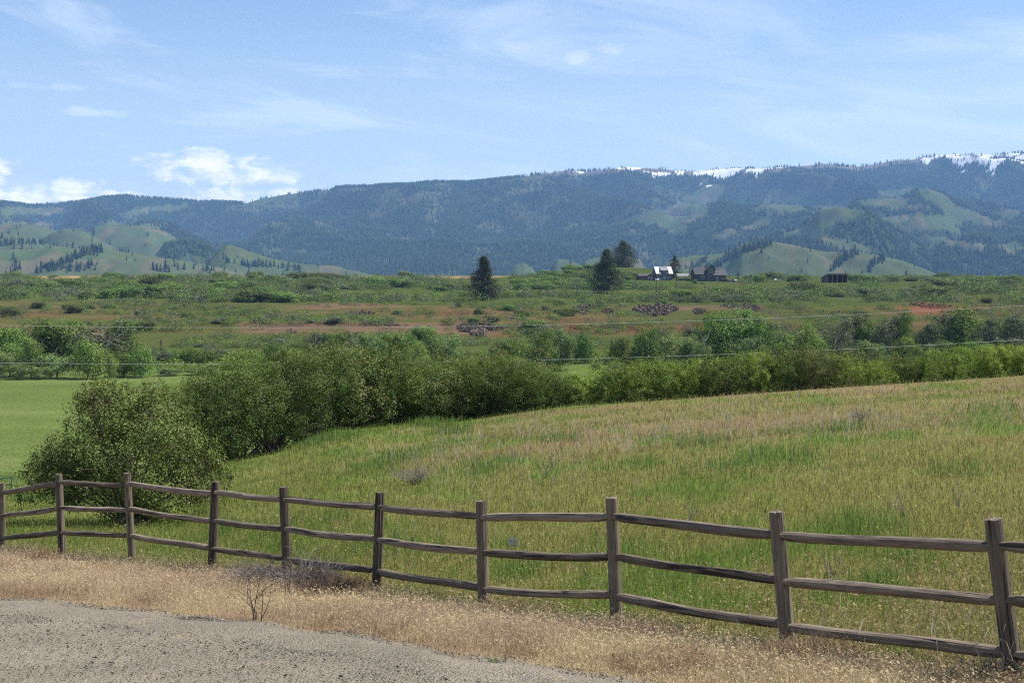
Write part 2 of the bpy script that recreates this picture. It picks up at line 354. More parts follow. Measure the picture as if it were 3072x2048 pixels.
# ------------------------------------------------------------------ ground: soil and turf colours (true colours of what grows there)
def field_weights(x, y):
    """how green, olive or dry-brown the field is at a spot"""
    u = CX+F*x/np.maximum(y, 6)
    a = fbm(x/2.0, y/3.2, 4, 41); b = fbm(x/0.7, y/1.2, 3, 47); c = fbm(x/9.0, y/11.0, 3, 53)
    dry = sstep(16, 46, y)*sstep(300, 620, u)*0.47+0.06
    fresh = sstep(0.53, 0.68, 0.55*a+0.45*b+0.08*(c-0.5))*0.75+sstep(520, 180, u)*0.22
    swale = np.exp(-((u-400)/95.0)**2)*sstep(30, 45, y)*0.5
    fresh = np.clip(fresh+swale*sstep(0.40, 0.56, a), 0, 1)
    brown = np.clip(dry+(c-0.5)*1.5+(b-0.5)*0.8, 0, 1)*(1-0.75*fresh)*0.88
    return fresh, brown
FRESH, OLIVE, BROWN, STRAW = np.array((0.145, 0.212, 0.046)), np.array((0.222, 0.222, 0.068)), np.array((0.285, 0.208, 0.115)), np.array((0.40, 0.355, 0.28))
def field_col(x, y):
    f, b = field_weights(x, y)
    c = OLIVE*(1-b[..., None])+BROWN*b[..., None]
    return c*(1-f[..., None])+FRESH*f[..., None]
def ground_col(x, y):
    u = CX+F*x/np.maximum(y, 6)
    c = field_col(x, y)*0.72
    # dry verge between road and fence
    yf = y_fence(x); yr = y_road(x); n = fbm(x/1.3, y/1.3, 3, 61)
    vg = sstep(1.0, -0.1, (y-yf)+(n-0.5)*1.8+sstep(0, 1.5, x)*.3)*(y < 60)
    c = c*(1-vg[..., None])+np.array((0.30, 0.23, 0.15))*vg[..., None]
    # valley meadow
    mk = sstep(62, 80, y+sstep(200, 260, u)*0)*(H(x, y) < -9.0)*(y < 345)
    mk = np.maximum(mk, ((y > 90) & (y < 345))*1.0)
    st = fbm(x/90.0, y/9.0, 4, 71); mm = np.array((0.102, 0.138, 0.038))*(0.8+0.4*st[..., None])
    mm = mm*(1-0.5*sstep(0.58, 0.72, st)[..., None])+np.array((0.125, 0.15, 0.055))*0.5*sstep(0.58, 0.72, st)[..., None]
    c = c*(1-mk[..., None])+mm*mk[..., None]
    # little dirt lane by the green railing
    ln = np.exp(-((y-82-x*0.15)/1.6)**4)*sstep(-18, -24, x)
    c = c*(1-ln[..., None])+np.array((0.34, 0.27, 0.22))*ln[..., None]
    # bluff: red soil, dry grass, green grass
    bk = sstep(318, 350, y)
    n1 = fbm(x/55.0, y/30.0, 5, 81); n2 = fbm(x/16.0, y/14.0, 4, 83); n3 = fbm(x/120.0, y/60.0, 3, 87)
    soil = np.array((0.255, 0.135, 0.078)); dryg = np.array((0.285, 0.20, 0.095)); oliv = np.array((0.175, 0.195, 0.062)); gr = np.array((0.100, 0.140, 0.036))
    bench = np.exp(-((y-470)/55.0)**2)+0.8*np.exp(-((y-395)/18.0)**2)+0.5*np.exp(-((y-560)/30.0)**2)*sstep(560, 760, u)
    b1 = np.clip(bench*1.15+(n1-0.5)*3.0-0.30, 0, 1)
    b2 = sstep(0.45, 0.60, n2)
    soil, dryg, oliv, gr = soil*.46, dryg*.42, oliv*.40, gr*.58
    cb = oliv*(1-b1[..., None])+(dryg*(1-b2[..., None])+soil*b2[..., None])*b1[..., None]
    yb = y+(fbm(x/140.0, y*0+3.0, 3, 11)-0.5)*90*sstep(320, 420, y)
    s1 = np.exp(-((yb-506)/17.0)**4)*sstep(262, 300, u)*sstep(470, 440, u); s2 = np.exp(-((yb-397)/11.0)**4)*np.maximum(sstep(225, 260, u)*sstep(520, 480, u), sstep(120, 90, u)); s3 = np.exp(-((yb-520)/16.0)**4)*sstep(590, 640, u)*sstep(790, 740, u)
    bare_ = np.clip((s1+s2+s3)*sstep(0.30, 0.52, fbm(x/14.0, y/9.0, 3, 89)+.05), 0, 1)
    g1 = np.clip(sstep(0.46, 0.60, n3)*0.8+sstep(560, 700, y)*0.75+np.exp(-((u-845)/45.0)**2-((y-430)/60.0)**2)*1.4, 0, 1)*(1-0.65*b1)
    cb = cb*(1-g1[..., None])+gr*g1[..., None]
    cb = cb*(1-bare_[..., None])+np.array((0.132, 0.086, 0.054))*bare_[..., None]
    red = np.exp(-((u-925)/60.0)**2-((y-500)/26.0)**2)*0.9*sstep(0.35, 0.55, n2+0.1)
    cb = cb*(1-red[..., None])+np.array((0.20, 0.078, 0.045))*red[..., None]
    top = sstep(880, 960, y+(n1-0.5)*120)*sstep(760, 420, u)
    cb = cb*(1-top[..., None])+np.array((0.25, 0.175, 0.085))*top[..., None]
    tr = sstep(0.52, 0.66, n1)*sstep(640, 720, y)*sstep(880, 960, u)*0.8
    cb = cb*(1-tr[..., None])+np.array((0.23, 0.155, 0.085))*tr[..., None]
    return c*(1-bk[..., None])+cb*bk[..., None]
rows = np.r_[np.arange(-12, 9, 1.0), np.arange(9, 80, 0.36), np.arange(80, 300, 3.2), np.arange(300, 1000, 2.4), np.geomspace(1000, 3200, 46)]
sc_ = np.linspace(-1, 1, 431)
gy = np.repeat(rows[:, None], len(sc_), 1); gx = sc_[None, :]*(gy+15)*0.75+0*gy
gz = H(gx, gy)
nr, nc = gx.shape
idx = np.arange(nr*nc).reshape(nr, nc)
quads = np.stack([idx[:-1, :-1], idx[:-1, 1:], idx[1:, 1:], idx[1:, :-1]], -1).reshape(-1, 4)
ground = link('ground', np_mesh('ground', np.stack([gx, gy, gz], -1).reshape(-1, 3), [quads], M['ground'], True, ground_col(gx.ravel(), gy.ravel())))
tag(ground, kind='structure')

# ------------------------------------------------------------------ gravel road
m, t, out = new_mat('gravel'); tcn = t.new('ShaderNodeTexCoord'); P_ = tcn.outputs['Object']
vo = t.new('ShaderNodeTexVoronoi'); vo.inputs['Scale'].default_value = 46.0; t.l.new(P_, vo.inputs['Vector'])
vo2 = t.new('ShaderNodeTexVoronoi'); vo2.inputs['Scale'].default_value = 75.0; t.l.new(P_, vo2.inputs['Vector'])
big = t.noise(P_, 0.7, 5, 0.6); fine = t.noise(P_, 22.0, 4, 0.7)
cc = t.ramp(vo.outputs['Color'], [(0.14, (0.10, 0.092, 0.078)), (0.30, (0.210, 0.187, 0.152)), (0.65, (0.295, 0.262, 0.214)), (1.0, (0.44, 0.40, 0.34))])
cc = t.mix(0.45, cc, t.ramp(vo2.outputs['Color'], [(0.15, (0.12, 0.107, 0.088)), (0.5, (0.275, 0.235, 0.182)), (1.0, (0.40, 0.35, 0.28))]))
cc = t.mix(1.0, cc, t.ramp(big, [(0.25, (0.58, 0.585, 0.585)), (0.5, (0.71, 0.705, 0.69)), (0.75, (0.86, 0.845, 0.825))]), 'MULTIPLY')
cc = t.mix(t.m('MULTIPLY', t.step(t.noise(P_, 1.9, 4, 0.6), 0.56, 0.70), 0.35), cc, (0.33, 0.25, 0.15))
d = t.new('ShaderNodeBsdfDiffuse'); t.l.new(cc, d.inputs[0]); bp = t.new('ShaderNodeBump'); bp.inputs['Strength'].default_value = 0.9; bp.inputs['Distance'].default_value = 0.02
t.put(bp.inputs['Height'], t.m('ADD', t.m('SUBTRACT', 1.0, vo.outputs['Distance']), fine)); t.l.new(bp.outputs[0], d.inputs['Normal']); t.l.new(d.outputs[0], out.inputs[0])
M['gravel'] = m
rx = np.arange(-24, 10.51, 0.10); rt = np.linspace(0, 1, 60)**1.5
ry0 = y_edge(rx)
RX = np.repeat(rx[None], len(rt), 0); RY = ry0[None]*(1-rt[:, None])+(-11.5)*rt[:, None]
shoulder = np.exp(-((rt[:, None]*(ry0[None]+11.5)-0.9)/0.5)**2)*0.05
RZ = H(RX, RY)+0.012+shoulder*(0.5+fbm(RX/0.8, RY/0.8, 3, 93))+0.02*(fbm(RX/0.3, RY/0.3, 2, 95)-0.5)*(rt[:, None] > 0)
RZ[0] = H(RX[0], RY[0])-0.03
ii = np.arange(RX.size).reshape(RX.shape)
q = np.stack([ii[:-1, :-1], ii[1:, :-1], ii[1:, 1:], ii[:-1, 1:]], -1).reshape(-1, 4)
tag(link('gravel_road', np_mesh('gravel_road', np.stack([RX, RY, RZ], -1).reshape(-1, 3), [q], M['gravel'], True)), kind='structure')
# loose stones on it
rng = np.random.default_rng(5)
ico_v = np.array([(0, 0, -1), (.894, 0, -.447), (.276, .851, -.447), (-.724, .526, -.447), (-.724, -.526, -.447), (.276, -.851, -.447),
                  (.724, .526, .447), (-.276, .851, .447), (-.894, 0, .447), (-.276, -.851, .447), (.724, -.526, .447), (0, 0, 1)])
ico_f = np.array([(0, 2, 1), (0, 3, 2), (0, 4, 3), (0, 5, 4), (0, 1, 5), (1, 2, 6), (2, 3, 7), (3, 4, 8), (4, 5, 9), (5, 1, 10), (1, 6, 10), (2, 7, 6), (3, 8, 7), (4, 9, 8), (5, 10, 9), (6, 7, 11), (7, 8, 11), (8, 9, 11), (9, 10, 11), (10, 6, 11)])
def stones(n, x, y, z, size, rng):
    ang = rng.uniform(0, 6.283, n); sx = size*rng.uniform(.7, 1.3, n); sy = size*rng.uniform(.7, 1.3, n); sz = size*rng.uniform(.4, .8, n)
    V = ico_v[None]*(1+0.25*rng.standard_normal((n, 12, 1)))
    X = V[..., 0]*sx[:, None]; Y = V[..., 1]*sy[:, None]; Z = V[..., 2]*sz[:, None]
    c, s = np.cos(ang)[:, None], np.sin(ang)[:, None]
    W = np.stack([X*c-Y*s+x[:, None], X*s+Y*c+y[:, None], Z+z[:, None]], -1).reshape(-1, 3)
    return W, (ico_f[None]+12*np.arange(n)[:, None, None]).reshape(-1, 3)
n = 60000
sx_ = rng.uniform(-9.5, 6.5, n); off = rng.uniform(0, 1, n)**1.4*8.0
sy_ = y_edge(sx_)-off+0.05
clump = fbm(sx_/0.8, sy_/0.8, 3, 97); keep = (rng.random(n) < (.35+.65*sstep(0.35, 0.62, clump))) & (sy_ > 7)
sx_, sy_ = sx_[keep], sy_[keep]
pile = rng.normal(0, 1, (420, 2)); px_, py_ = PX(192, 15.7)+pile[:, 0]*0.20, 15.7+pile[:, 1]*0.18
pz_ = 0.05*np.exp(-((px_-PX(192, 15.7))/0.22)**2-((py_-15.7)/0.2)**2)
n1 = len(sx_); ax_ = np.r_[sx_, px_]; ay_ = np.r_[sy_, py_]
az_ = H(ax_, ay_)+0.03+np.r_[np.zeros(n1), pz_]
ssz = np.r_[rng.uniform(0.003, 0.009, n1)*(1+0.9*(rng.random(n1) > 0.96)), rng.uniform(0.006, 0.014, 420)]
W, Fc = stones(len(ax_), ax_, ay_, az_, ssz, rng)
scol = np.repeat(np.array((0.21, 0.188, 0.155))[None]*rng.uniform(0.35, 1.3, (len(ax_), 1)), 12, 0)
M['stone'] = m_attr('stone_chips', 0, 0.25, 30)
tag(link('loose_gravel', np_mesh('loose_gravel', W, [Fc], M['stone'], False, scol)), kind='stuff', label='loose grey stone chips scattered over the gravel road', cat='gravel')

# ------------------------------------------------------------------ grass
def blades(P, h, wd, lean, ang, col, face=None):
    n = len(P); ca, sa = np.cos(ang), np.sin(ang)
    side = face if face is not None else rng.uniform(0, 6.283, n)
    tx, ty = np.cos(side)*wd/2, np.sin(side)*wd/2
    V = np.empty((n, 5, 3)); V[:] = P[:, None]
    V[:, 0, 0] -= tx; V[:, 0, 1] -= ty; V[:, 1, 0] += tx; V[:, 1, 1] += ty
    mx, my = ca*lean*h*0.35, sa*lean*h*0.35
    V[:, 2, 0] += mx-tx*.8; V[:, 2, 1] += my-ty*.8; V[:, 3, 0] += mx+tx*.8; V[:, 3, 1] += my+ty*.8
    V[:, 2:4, 2] += (h*0.6)[:, None]
    V[:, 4, 0] += ca*lean*h; V[:, 4, 1] += sa*lean*h; V[:, 4, 2] += h*np.sqrt(np.maximum(0.15, 1-lean**2*0.8))
    b = 5*np.arange(n)[:, None]
    q = b+np.array([[0, 1, 3, 2]]); tr = b+np.array([[2, 3, 4]])
    return V.reshape(-1, 3), q, tr, np.repeat(col, 5, 0)
class Pile:
    def __init__(s): s.V = []; s.Q = []; s.T = []; s.C = []; s.n = 0
    def add(s, V, q, tr, c):
        s.V.append(V); s.C.append(c)
        if q is not None: s.Q.append(q+s.n)
        if tr is not None: s.T.append(tr+s.n)
        s.n += len(V)
    def obj(s, name, mat):
        ps = ([np.concatenate(s.Q)] if s.Q else [])+([np.concatenate(s.T)] if s.T else [])
        return link(name, np_mesh(name, np.concatenate(s.V), ps, mat, False, np.concatenate(s.C)))
def heads(P, size, col):
    """small drooping seed heads: slim diamonds"""
    n = len(P); a = rng.uniform(0, 6.283, n); dv = np.stack([np.cos(a)*.7, np.sin(a)*.7, rng.uniform(-.8, .5, n)], -1)*size[:, None]
    sd = np.stack([-np.sin(a), np.cos(a), np.zeros(n)], -1)*size[:, None]*0.16+rng.normal(0, .05, (n, 3))*size[:, None]
    V = np.stack([P, P+dv*.4+sd, P+dv, P+dv*.4-sd], 1).reshape(-1, 3)
    return V, 4*np.arange(n)[:, None]+np.array([[0, 1, 2, 3]]), None, np.repeat(col, 4, 0)
def sample_field(n, y0=None, y1=None, a=0.75):
    u = rng.uniform(-330, 1560, n)
    yf = np.interp(u, _fu, _fd)-0.35; yc = np.where(u < 205, 125.0, crest_y(u)+2.5)
    if y0 is not None: yf = np.maximum(yf, y0)
    if y1 is not None: yc = np.minimum(yc, y1)
    r = rng.random(n); y = (yf**-a+r*(yc**-a-yf**-a))**(-1/a)
    return (u-CX)/F*y, y
def jit(c, s): return np.clip(c*(1+rng.normal(0, s, (len(c), 1)))+rng.normal(0, s*0.03, c.shape), 0.01, 0.8)
gp = Pile()
x, y = sample_field(450000); z = H(x, y); f, b = field_weights(x, y)
c = jit(field_col(x, y), 0.34)
isf = rng.random(len(x)) < f*0.9+0.06
c[isf] = jit(np.repeat(FRESH[None], isf.sum(), 0), 0.22)
near_w = np.maximum(0.004, 0.42*y/F)
h = np.where(isf, rng.uniform(.08, .26, len(x)), rng.uniform(.04, .20, len(x)))*(0.8+0.5*fbm(x/2, y/2, 2, 99))
gp.add(*blades(np.stack([x, y, z-.01], -1), h, near_w, rng.uniform(.1, .97, len(x)), rng.uniform(0, 6.283, len(x)), c))
# purple-brown cheatgrass heads hanging over the field
x, y = sample_field(280000); z = H(x, y); f, b = field_weights(x, y); kp = rng.random(len(x)) < 0.30+0.70*b-0.35*f; x, y, z = x[kp], y[kp], z[kp]
hc = np.where(rng.random((len(x), 1)) < 0.55, np.array([[0.33, 0.225, 0.14]]), np.array([[0.31, 0.29, 0.13]]))
gp.add(*heads(np.stack([x, y, z+rng.uniform(.05, .24, len(x))], -1), np.maximum(rng.uniform(.03, .07, len(x)), 0.95*y/F), jit(hc, .25)))
tag(gp.obj('field_grass', M['grass']), kind='stuff', label='green and tan grass growing over the field behind the fence', cat='grass')
# pale dead stalks standing above it
sp = Pile(); x, y = sample_field(20000, a=0.6); u = CX+F*x/y
kp = rng.random(len(x)) < np.clip(0.10+1.6*(fbm(x/4, y/6, 3, 103)-0.42), 0, 1)*sstep(330, 430, u)*(y < 54); x, y = x[kp], y[kp]; z = H(x, y)
c = jit(np.repeat(STRAW[None]*0.95, len(x), 0), .2)
P0 = np.stack([x, y, z], -1); hh = rng.uniform(.3, .75, len(x)); an = rng.uniform(0, 6.283, len(x)); le = rng.uniform(.1, .8, len(x))
sp.add(*blades(P0, hh, np.maximum(.004, .30*y/F), le, an, c))
for k in range(3):                                          # side branches
    fr = rng.uniform(.35, .8, len(x)); Pb = P0+np.stack([np.cos(an)*le*hh*fr*.7, np.sin(an)*le*hh*fr*.7, hh*fr], -1)
    sp.add(*blades(Pb, hh*rng.uniform(.25, .5, len(x)), np.maximum(.003, .26*y/F), rng.uniform(.4, .95, len(x)), rng.uniform(0, 6.283, len(x)), c))
tag(sp.obj('dead_stalks', M['grass']), kind='stuff', label='pale dead weed stalks standing among the field grass', cat='weeds')
# fresh green tussocks of longer blades
tp = Pile()
def tussock(x0, y0, rx_, ry_, n, hmin, hmax, base):
    x = x0+rng.normal(0, rx_, n); y = y0+rng.normal(0, ry_, n); z = H(x, y)
    tp.add(*blades(np.stack([x, y, z], -1), rng.uniform(hmin, hmax, n), np.maximum(.006, .5*y/F), rng.uniform(.05, .55, n), rng.uniform(0, 6.283, n), jit(np.repeat(np.array(base)[None], n, 0), .22)))
for (u, v, wpx, n, hm) in [(860, 532, 55, 900, .42), (615, 560, 60, 500, .40), (385, 550, 50, 600, .40), (905, 560, 40, 300, .4), (880, 590, 28, 320, .42), (520, 575, 40, 260, .36), (730, 470, 60, 500, .42), (480, 470, 50, 500, .40),
                           (790, 458, 55, 500, .45), (845, 430, 35, 320, .42), (700, 445, 45, 320, .4), (450, 433, 26, 380, .55), (400, 460, 40, 500, .45), (370, 470, 34, 380, .5), (640, 468, 40, 260, .4), (560, 440, 30, 260, .4), (960, 475, 45, 260, .4),
                           (230, 532, 22, 320, .40), (200, 545, 30, 300, .36), (40, 500, 40, 700, .5), (75, 505, 30, 500, .45), (430, 425, 30, 600, .5), (330, 440, 40, 800, .5), (990, 410, 40, 260, .4), (275, 535, 26, 200, .35), (335, 520, 24, 200, .35)]:
    x0, y0, z0 = hit(u, v, 10.0); wm = wpx*y0/F; tussock(x0, y0, wm*.45, wm*.7, int(n*.7), hm*.5, hm, (0.15, 0.225, 0.058))
tag(tp.obj('green_tussocks', M['grass']), kind='stuff', label='fresh green grass tussocks standing out of the drier field', cat='grass')
# hay meadow down in the valley
mp_ = Pile(); n = 170000; u = rng.uniform(-110, 640, n); r = rng.random(n); y = (86**-.8+r*(292**-.8-86**-.8))**(-1/.8); kp = (u < 265) | ((u > 530) & (y > 200)); u, y = u[kp], y[kp]; x = (u-CX)/F*y; z = H(x, y); kp = z < -11; x, y, z = x[kp], y[kp], z[kp]
mst = fbm(x/60.0, y/9.0, 4, 131); mc = np.array((0.20, 0.275, 0.08))*(0.75+.5*mst[:, None]); pt = rng.random(len(x)) < sstep(.5, .7, mst)*.5+.06; mc[pt] = np.array((0.28, 0.30, 0.12))
mp_.add(*blades(np.stack([x, y, z], -1), rng.uniform(.03, .14, len(x)), .5*y/F, rng.uniform(.1, .9, len(x)), rng.uniform(0, 6.283, len(x)), jit(mc, .25)))
tag(mp_.obj('meadow_grass', M['grass']), kind='stuff', label='short green hay growing on the valley meadow', cat='grass')
# yellow flowers
fl = Pile(); x, y = sample_field(9000, y1=45.0); u = CX+F*x/y
kp = rng.random(len(x)) < np.clip((fbm(x/2.2, y/2.8, 3, 111)-0.46)*4, 0, 1)*(0.25+0.75*sstep(640, 330, u)); x, y = x[kp], y[kp]
fl.add(*heads(np.stack([x, y, H(x, y)+rng.uniform(.15, .4, len(x))], -1), np.maximum(.02, .8*y/F), jit(np.repeat(np.array([[.48, .42, .05]]), len(x), 0), .15)))
tag(fl.obj('yellow_wildflowers', M['grass']), kind='stuff', label='tiny yellow wildflowers dotted through the grass', cat='wildflowers')
# dry verge along the road
vp = Pile(); n = 500000
x = rng.uniform(-15, 9.0, n); lo = y_edge(x)-0.06; hi = y_fence(x)+np.where(x > 0.5, -0.05, 0.55)
r = rng.random(n); y = lo+r*(hi-lo)+rng.normal(0, .18, n)
kp = (rng.random(n) < np.clip(1.15*(14/np.maximum(y, 8)), .25, 1)) & (y > y_edge(x)-0.08-rng.exponential(.06, n)); x, y = x[kp], y[kp]; n = len(x); z = H(x, y)
pk = fbm(x/1.1, y/0.8, 3, 121); rr = fbm(x/0.5, y/0.5, 2, 127)
A_, B_, C_ = np.array((0.56, 0.46, 0.285)), np.array((0.51, 0.395, 0.265)), np.array((0.31, 0.205, 0.135))
wv = sstep(0.45, 0.62, pk)[:, None]; c = A_*(1-wv)+B_*wv; dk = (rng.random(n) < sstep(.58, .72, rr)*.6)[:, None]; c = np.where(dk, C_, c)
gm = (rng.random(n) < sstep(-0.9, 0.6, y-y_fence(x))*0.75)[:, None]; c = np.where(gm, OLIVE, c)
edge = sstep(-0.1, 0.8, y-y_edge(x))
h = rng.uniform(.06, .26, n)*(0.30+0.70*edge)*(0.7+0.6*pk)
an = rng.normal(0.3, 1.5, n); le = rng.uniform(.2, .95, n)
vp.add(*blades(np.stack([x, y, z-.01], -1), h, np.maximum(.0032, .24*y/F), le, an, jit(c, .2)))
sel = rng.random(n) < .40
tip = np.stack([x+np.cos(an)*le*h, y+np.sin(an)*le*h, z-.01+h*np.sqrt(np.maximum(.15, 1-le**2*.8))], -1)[sel]
vp.add(*heads(tip, rng.uniform(.022, .055, sel.sum())*(0.5+0.5*edge[sel]), jit(c[sel]*.95, .2)))
tag(vp.obj('dry_verge_grass', M['grass']), kind='stuff', label='dry tan and pinkish grass along the road edge below the fence', cat='grass')

# ------------------------------------------------------------------ far mountains and foothills
LAYERS = [  # crest distance, front width, back width, crest line (u, v), grassy
 (9000, 4300, 1400, [(-400, 200), (-200, 204), (0, 202.7), (27.6, 205.6), (58, 203.9), (87, 201.7), (104.5, 197.6), (126, 196.3), (145, 197.3), (174, 199.5), (203, 201.7), (244, 203.6), (258, 199.2), (283, 194.4), (305, 192), (341, 187.9),
   (375, 186.4), (407, 185), (437, 182), (468, 183.3), (494, 180.6), (520, 177.4), (542, 173), (568, 170.2), (585, 171.6), (602, 169.8), (626, 166.6), (649, 167.9), (674, 170.2), (691, 171.2), (706, 169.8), (731, 168), (761, 168.7), (776, 167.3),
   (806, 165.4), (825, 163.5), (842, 165), (857, 166.4), (870, 164.7), (892, 160.8), (915, 158.9), (924, 156.3), (954, 153.5), (974, 154.5), (999, 154.8), (1016, 152.8), (1024, 153), (1100, 150), (1250, 158), (1450, 165)], 0),
 (6600, 1500, 1500, [(560, 300), (620, 248), (650, 232), (690, 214), (720, 204), (745, 208), (775, 204), (800, 206), (830, 216), (860, 232), (900, 262), (930, 300)], 0),
 (6100, 1300, 1500, [(800, 300), (830, 222), (855, 201), (871, 199.5), (900, 198.8), (918, 192), (930, 191), (944, 195), (956, 204), (973, 212.6), (987.5, 218.4), (1009, 225.6), (1024, 228.5), (1100, 240), (1200, 300)], 0),
 (4900, 900, 1200, [(735, 300), (770, 238), (800, 228), (812, 218), (820.6, 209.7), (836.6, 209), (857, 214), (880, 222), (905, 236), (925, 250), (960, 300)], 0),
 (4600, 800, 900, [(790, 300), (815, 246), (822, 234), (839.5, 238), (854, 242.3), (870, 251.8), (885, 262), (905, 300)], 0),
 (5200, 1000, 900, [(900, 300), (940, 246), (975, 236), (1010, 240), (1060, 232), (1130, 250), (1200, 300)], 0),
 (3500, 620, 800, [(700, 300), (730, 262), (742, 247), (764, 241.6), (778, 242.5), (791.6, 244.5), (825, 251.5), (856.8, 252), (878.6, 255), (900, 259.7), (922, 267.7), (942.5, 276), (965, 292)], 1),
 (3750, 620, 800, [(630, 300), (655, 270), (668, 262), (682.7, 256), (705, 254.5), (723, 253.2), (733.5, 248.9), (747, 242.2), (760, 243), (785, 256), (810, 275), (830, 300)], 1),
 (3600, 650, 800, [(-300, 262), (-60, 252), (0, 249.6), (58, 248), (75.5, 248), (104.5, 249.6), (120.5, 251), (145, 254.7), (174, 259), (203, 263.4), (226, 269), (238, 272.8), (250, 277), (280, 295)], 1),
 (4200, 600, 800, [(-300, 240), (0, 233), (14.5, 234.3), (29, 238.7), (43.5, 243), (72.6, 248), (110, 265), (140, 300)], 1),
 (4800, 650, 800, [(20, 300), (39, 242), (51, 233), (64, 228.5), (81, 230), (93, 235.8), (115, 248), (140, 300)], 1),
 (5200, 700, 900, [(-300, 230), (0, 224.2), (21.8, 223.5), (43.5, 226.4), (58, 231.4), (80, 245), (100, 300)], 1),
 (5500, 700, 900, [(70, 300), (94, 226.5), (107.4, 223.5), (145, 225.6), (165.5, 231.4), (190, 246), (220, 300)], 1),
 (4700, 600, 900, [(130, 300), (165, 246), (185, 243), (205, 246), (220, 256), (245, 300)], 0),
 (4000, 500, 800, [(185, 300), (210.5, 257.6), (219, 249), (226.4, 244.5), (235, 246), (246.7, 250.3), (268.5, 257.6), (283, 260.5), (305, 264), (341, 268), (380, 276), (410, 295)], 1),
 (4200, 400, 700, [(480, 300), (504, 275), (515.5, 264.8), (524, 262.6), (534, 269), (548, 300)], 1),
 (4300, 400, 700, [(535, 300), (552, 265), (557.6, 258.7), (567.7, 259), (580.8, 264.8), (595, 300)], 1),
 (4500, 450, 700, [(565, 300), (585, 260.5), (599.7, 256), (624, 254.7), (640, 260.5), (665, 300)], 1)]
LT = []
for (yi, wf, wb, prs, gflag) in LAYERS:
    a = np.array(prs, float); LT.append((yi, wf, wb, a[:, 0], -(a[:, 1]-HV)/F*yi, gflag))
def Mt(u, y):
    u = np.asarray(u, float); y = np.asarray(y, float); x = (u-CX)/F*y
    best = np.full(np.broadcast(u, y).shape, -45.0); which = np.full(best.shape, -1)
    for k, (yi, wf, wb, uu, zz, gflag) in enumerate(LT):
        cr = np.interp(u, uu, zz)
        if k == 0:
            p = np.clip((y-(yi-wf))/wf, 0, 1)**1.25; nzz = (fbm(x/520.0, y/900.0, 5, 201)-0.5)
            rid = 1-np.abs(2*fbm(x/750.0+y/2400.0, y/2600.0, 3, 205)-1)
            add = (nzz*330+(rid-0.75)*470)*np.clip(p*(1-p**5)*1.6, 0, 1)
        elif gflag:
            p = np.sin(np.clip((y-(yi-wf))/wf, 0, 1)*math.pi/2)**1.1
            add = ((fbm(x/90.0, y/150.0, 3, 211+k)-0.5)*46+(1-np.abs(2*fbm(x/150.0, y/500.0, 2, 311+k)-1)-0.7)*40)*np.clip(p*(1-p**4)*1.5, 0, 1)
        else:
            p = np.sin(np.clip((y-(yi-wf))/wf, 0, 1)*math.pi/2)**1.15
            add = ((fbm(x/220.0, y/300.0, 4, 221+k)-0.5)*230)*np.clip(p*(1-p**4)*1.5, 0, 1)
        bk = np.clip((y-yi)/wb, 0, 1); p = np.where(y > yi, 1-sstep(0, 1, bk), p)
        z = -45+(cr+45)*p+add*(y <= yi)
        if k == 0: z = np.where(y < yi, np.minimum(z, cr/yi*y-3.0*(1-p)), z)
        z = np.where(cr < -40, -60, z)
        up = z > best; best = np.where(up, z, best); which = np.where(up, k, which)
    return best, which
mu = np.linspace(-330, 1354, 1180); my = np.r_[np.arange(2650, 6200, 17.0), np.arange(6200, 9100, 29.0), np.geomspace(9130, 10300, 10)]
MU, MY = np.meshgrid(mu, my); MX = (MU-CX)/F*MY
MZ, MW = Mt(MU, MY)
MV = HV-F*MZ/MY
CUM = np.maximum.accumulate(MZ/MY, 0)
GRASSY = np.array([l[4] for l in LAYERS])
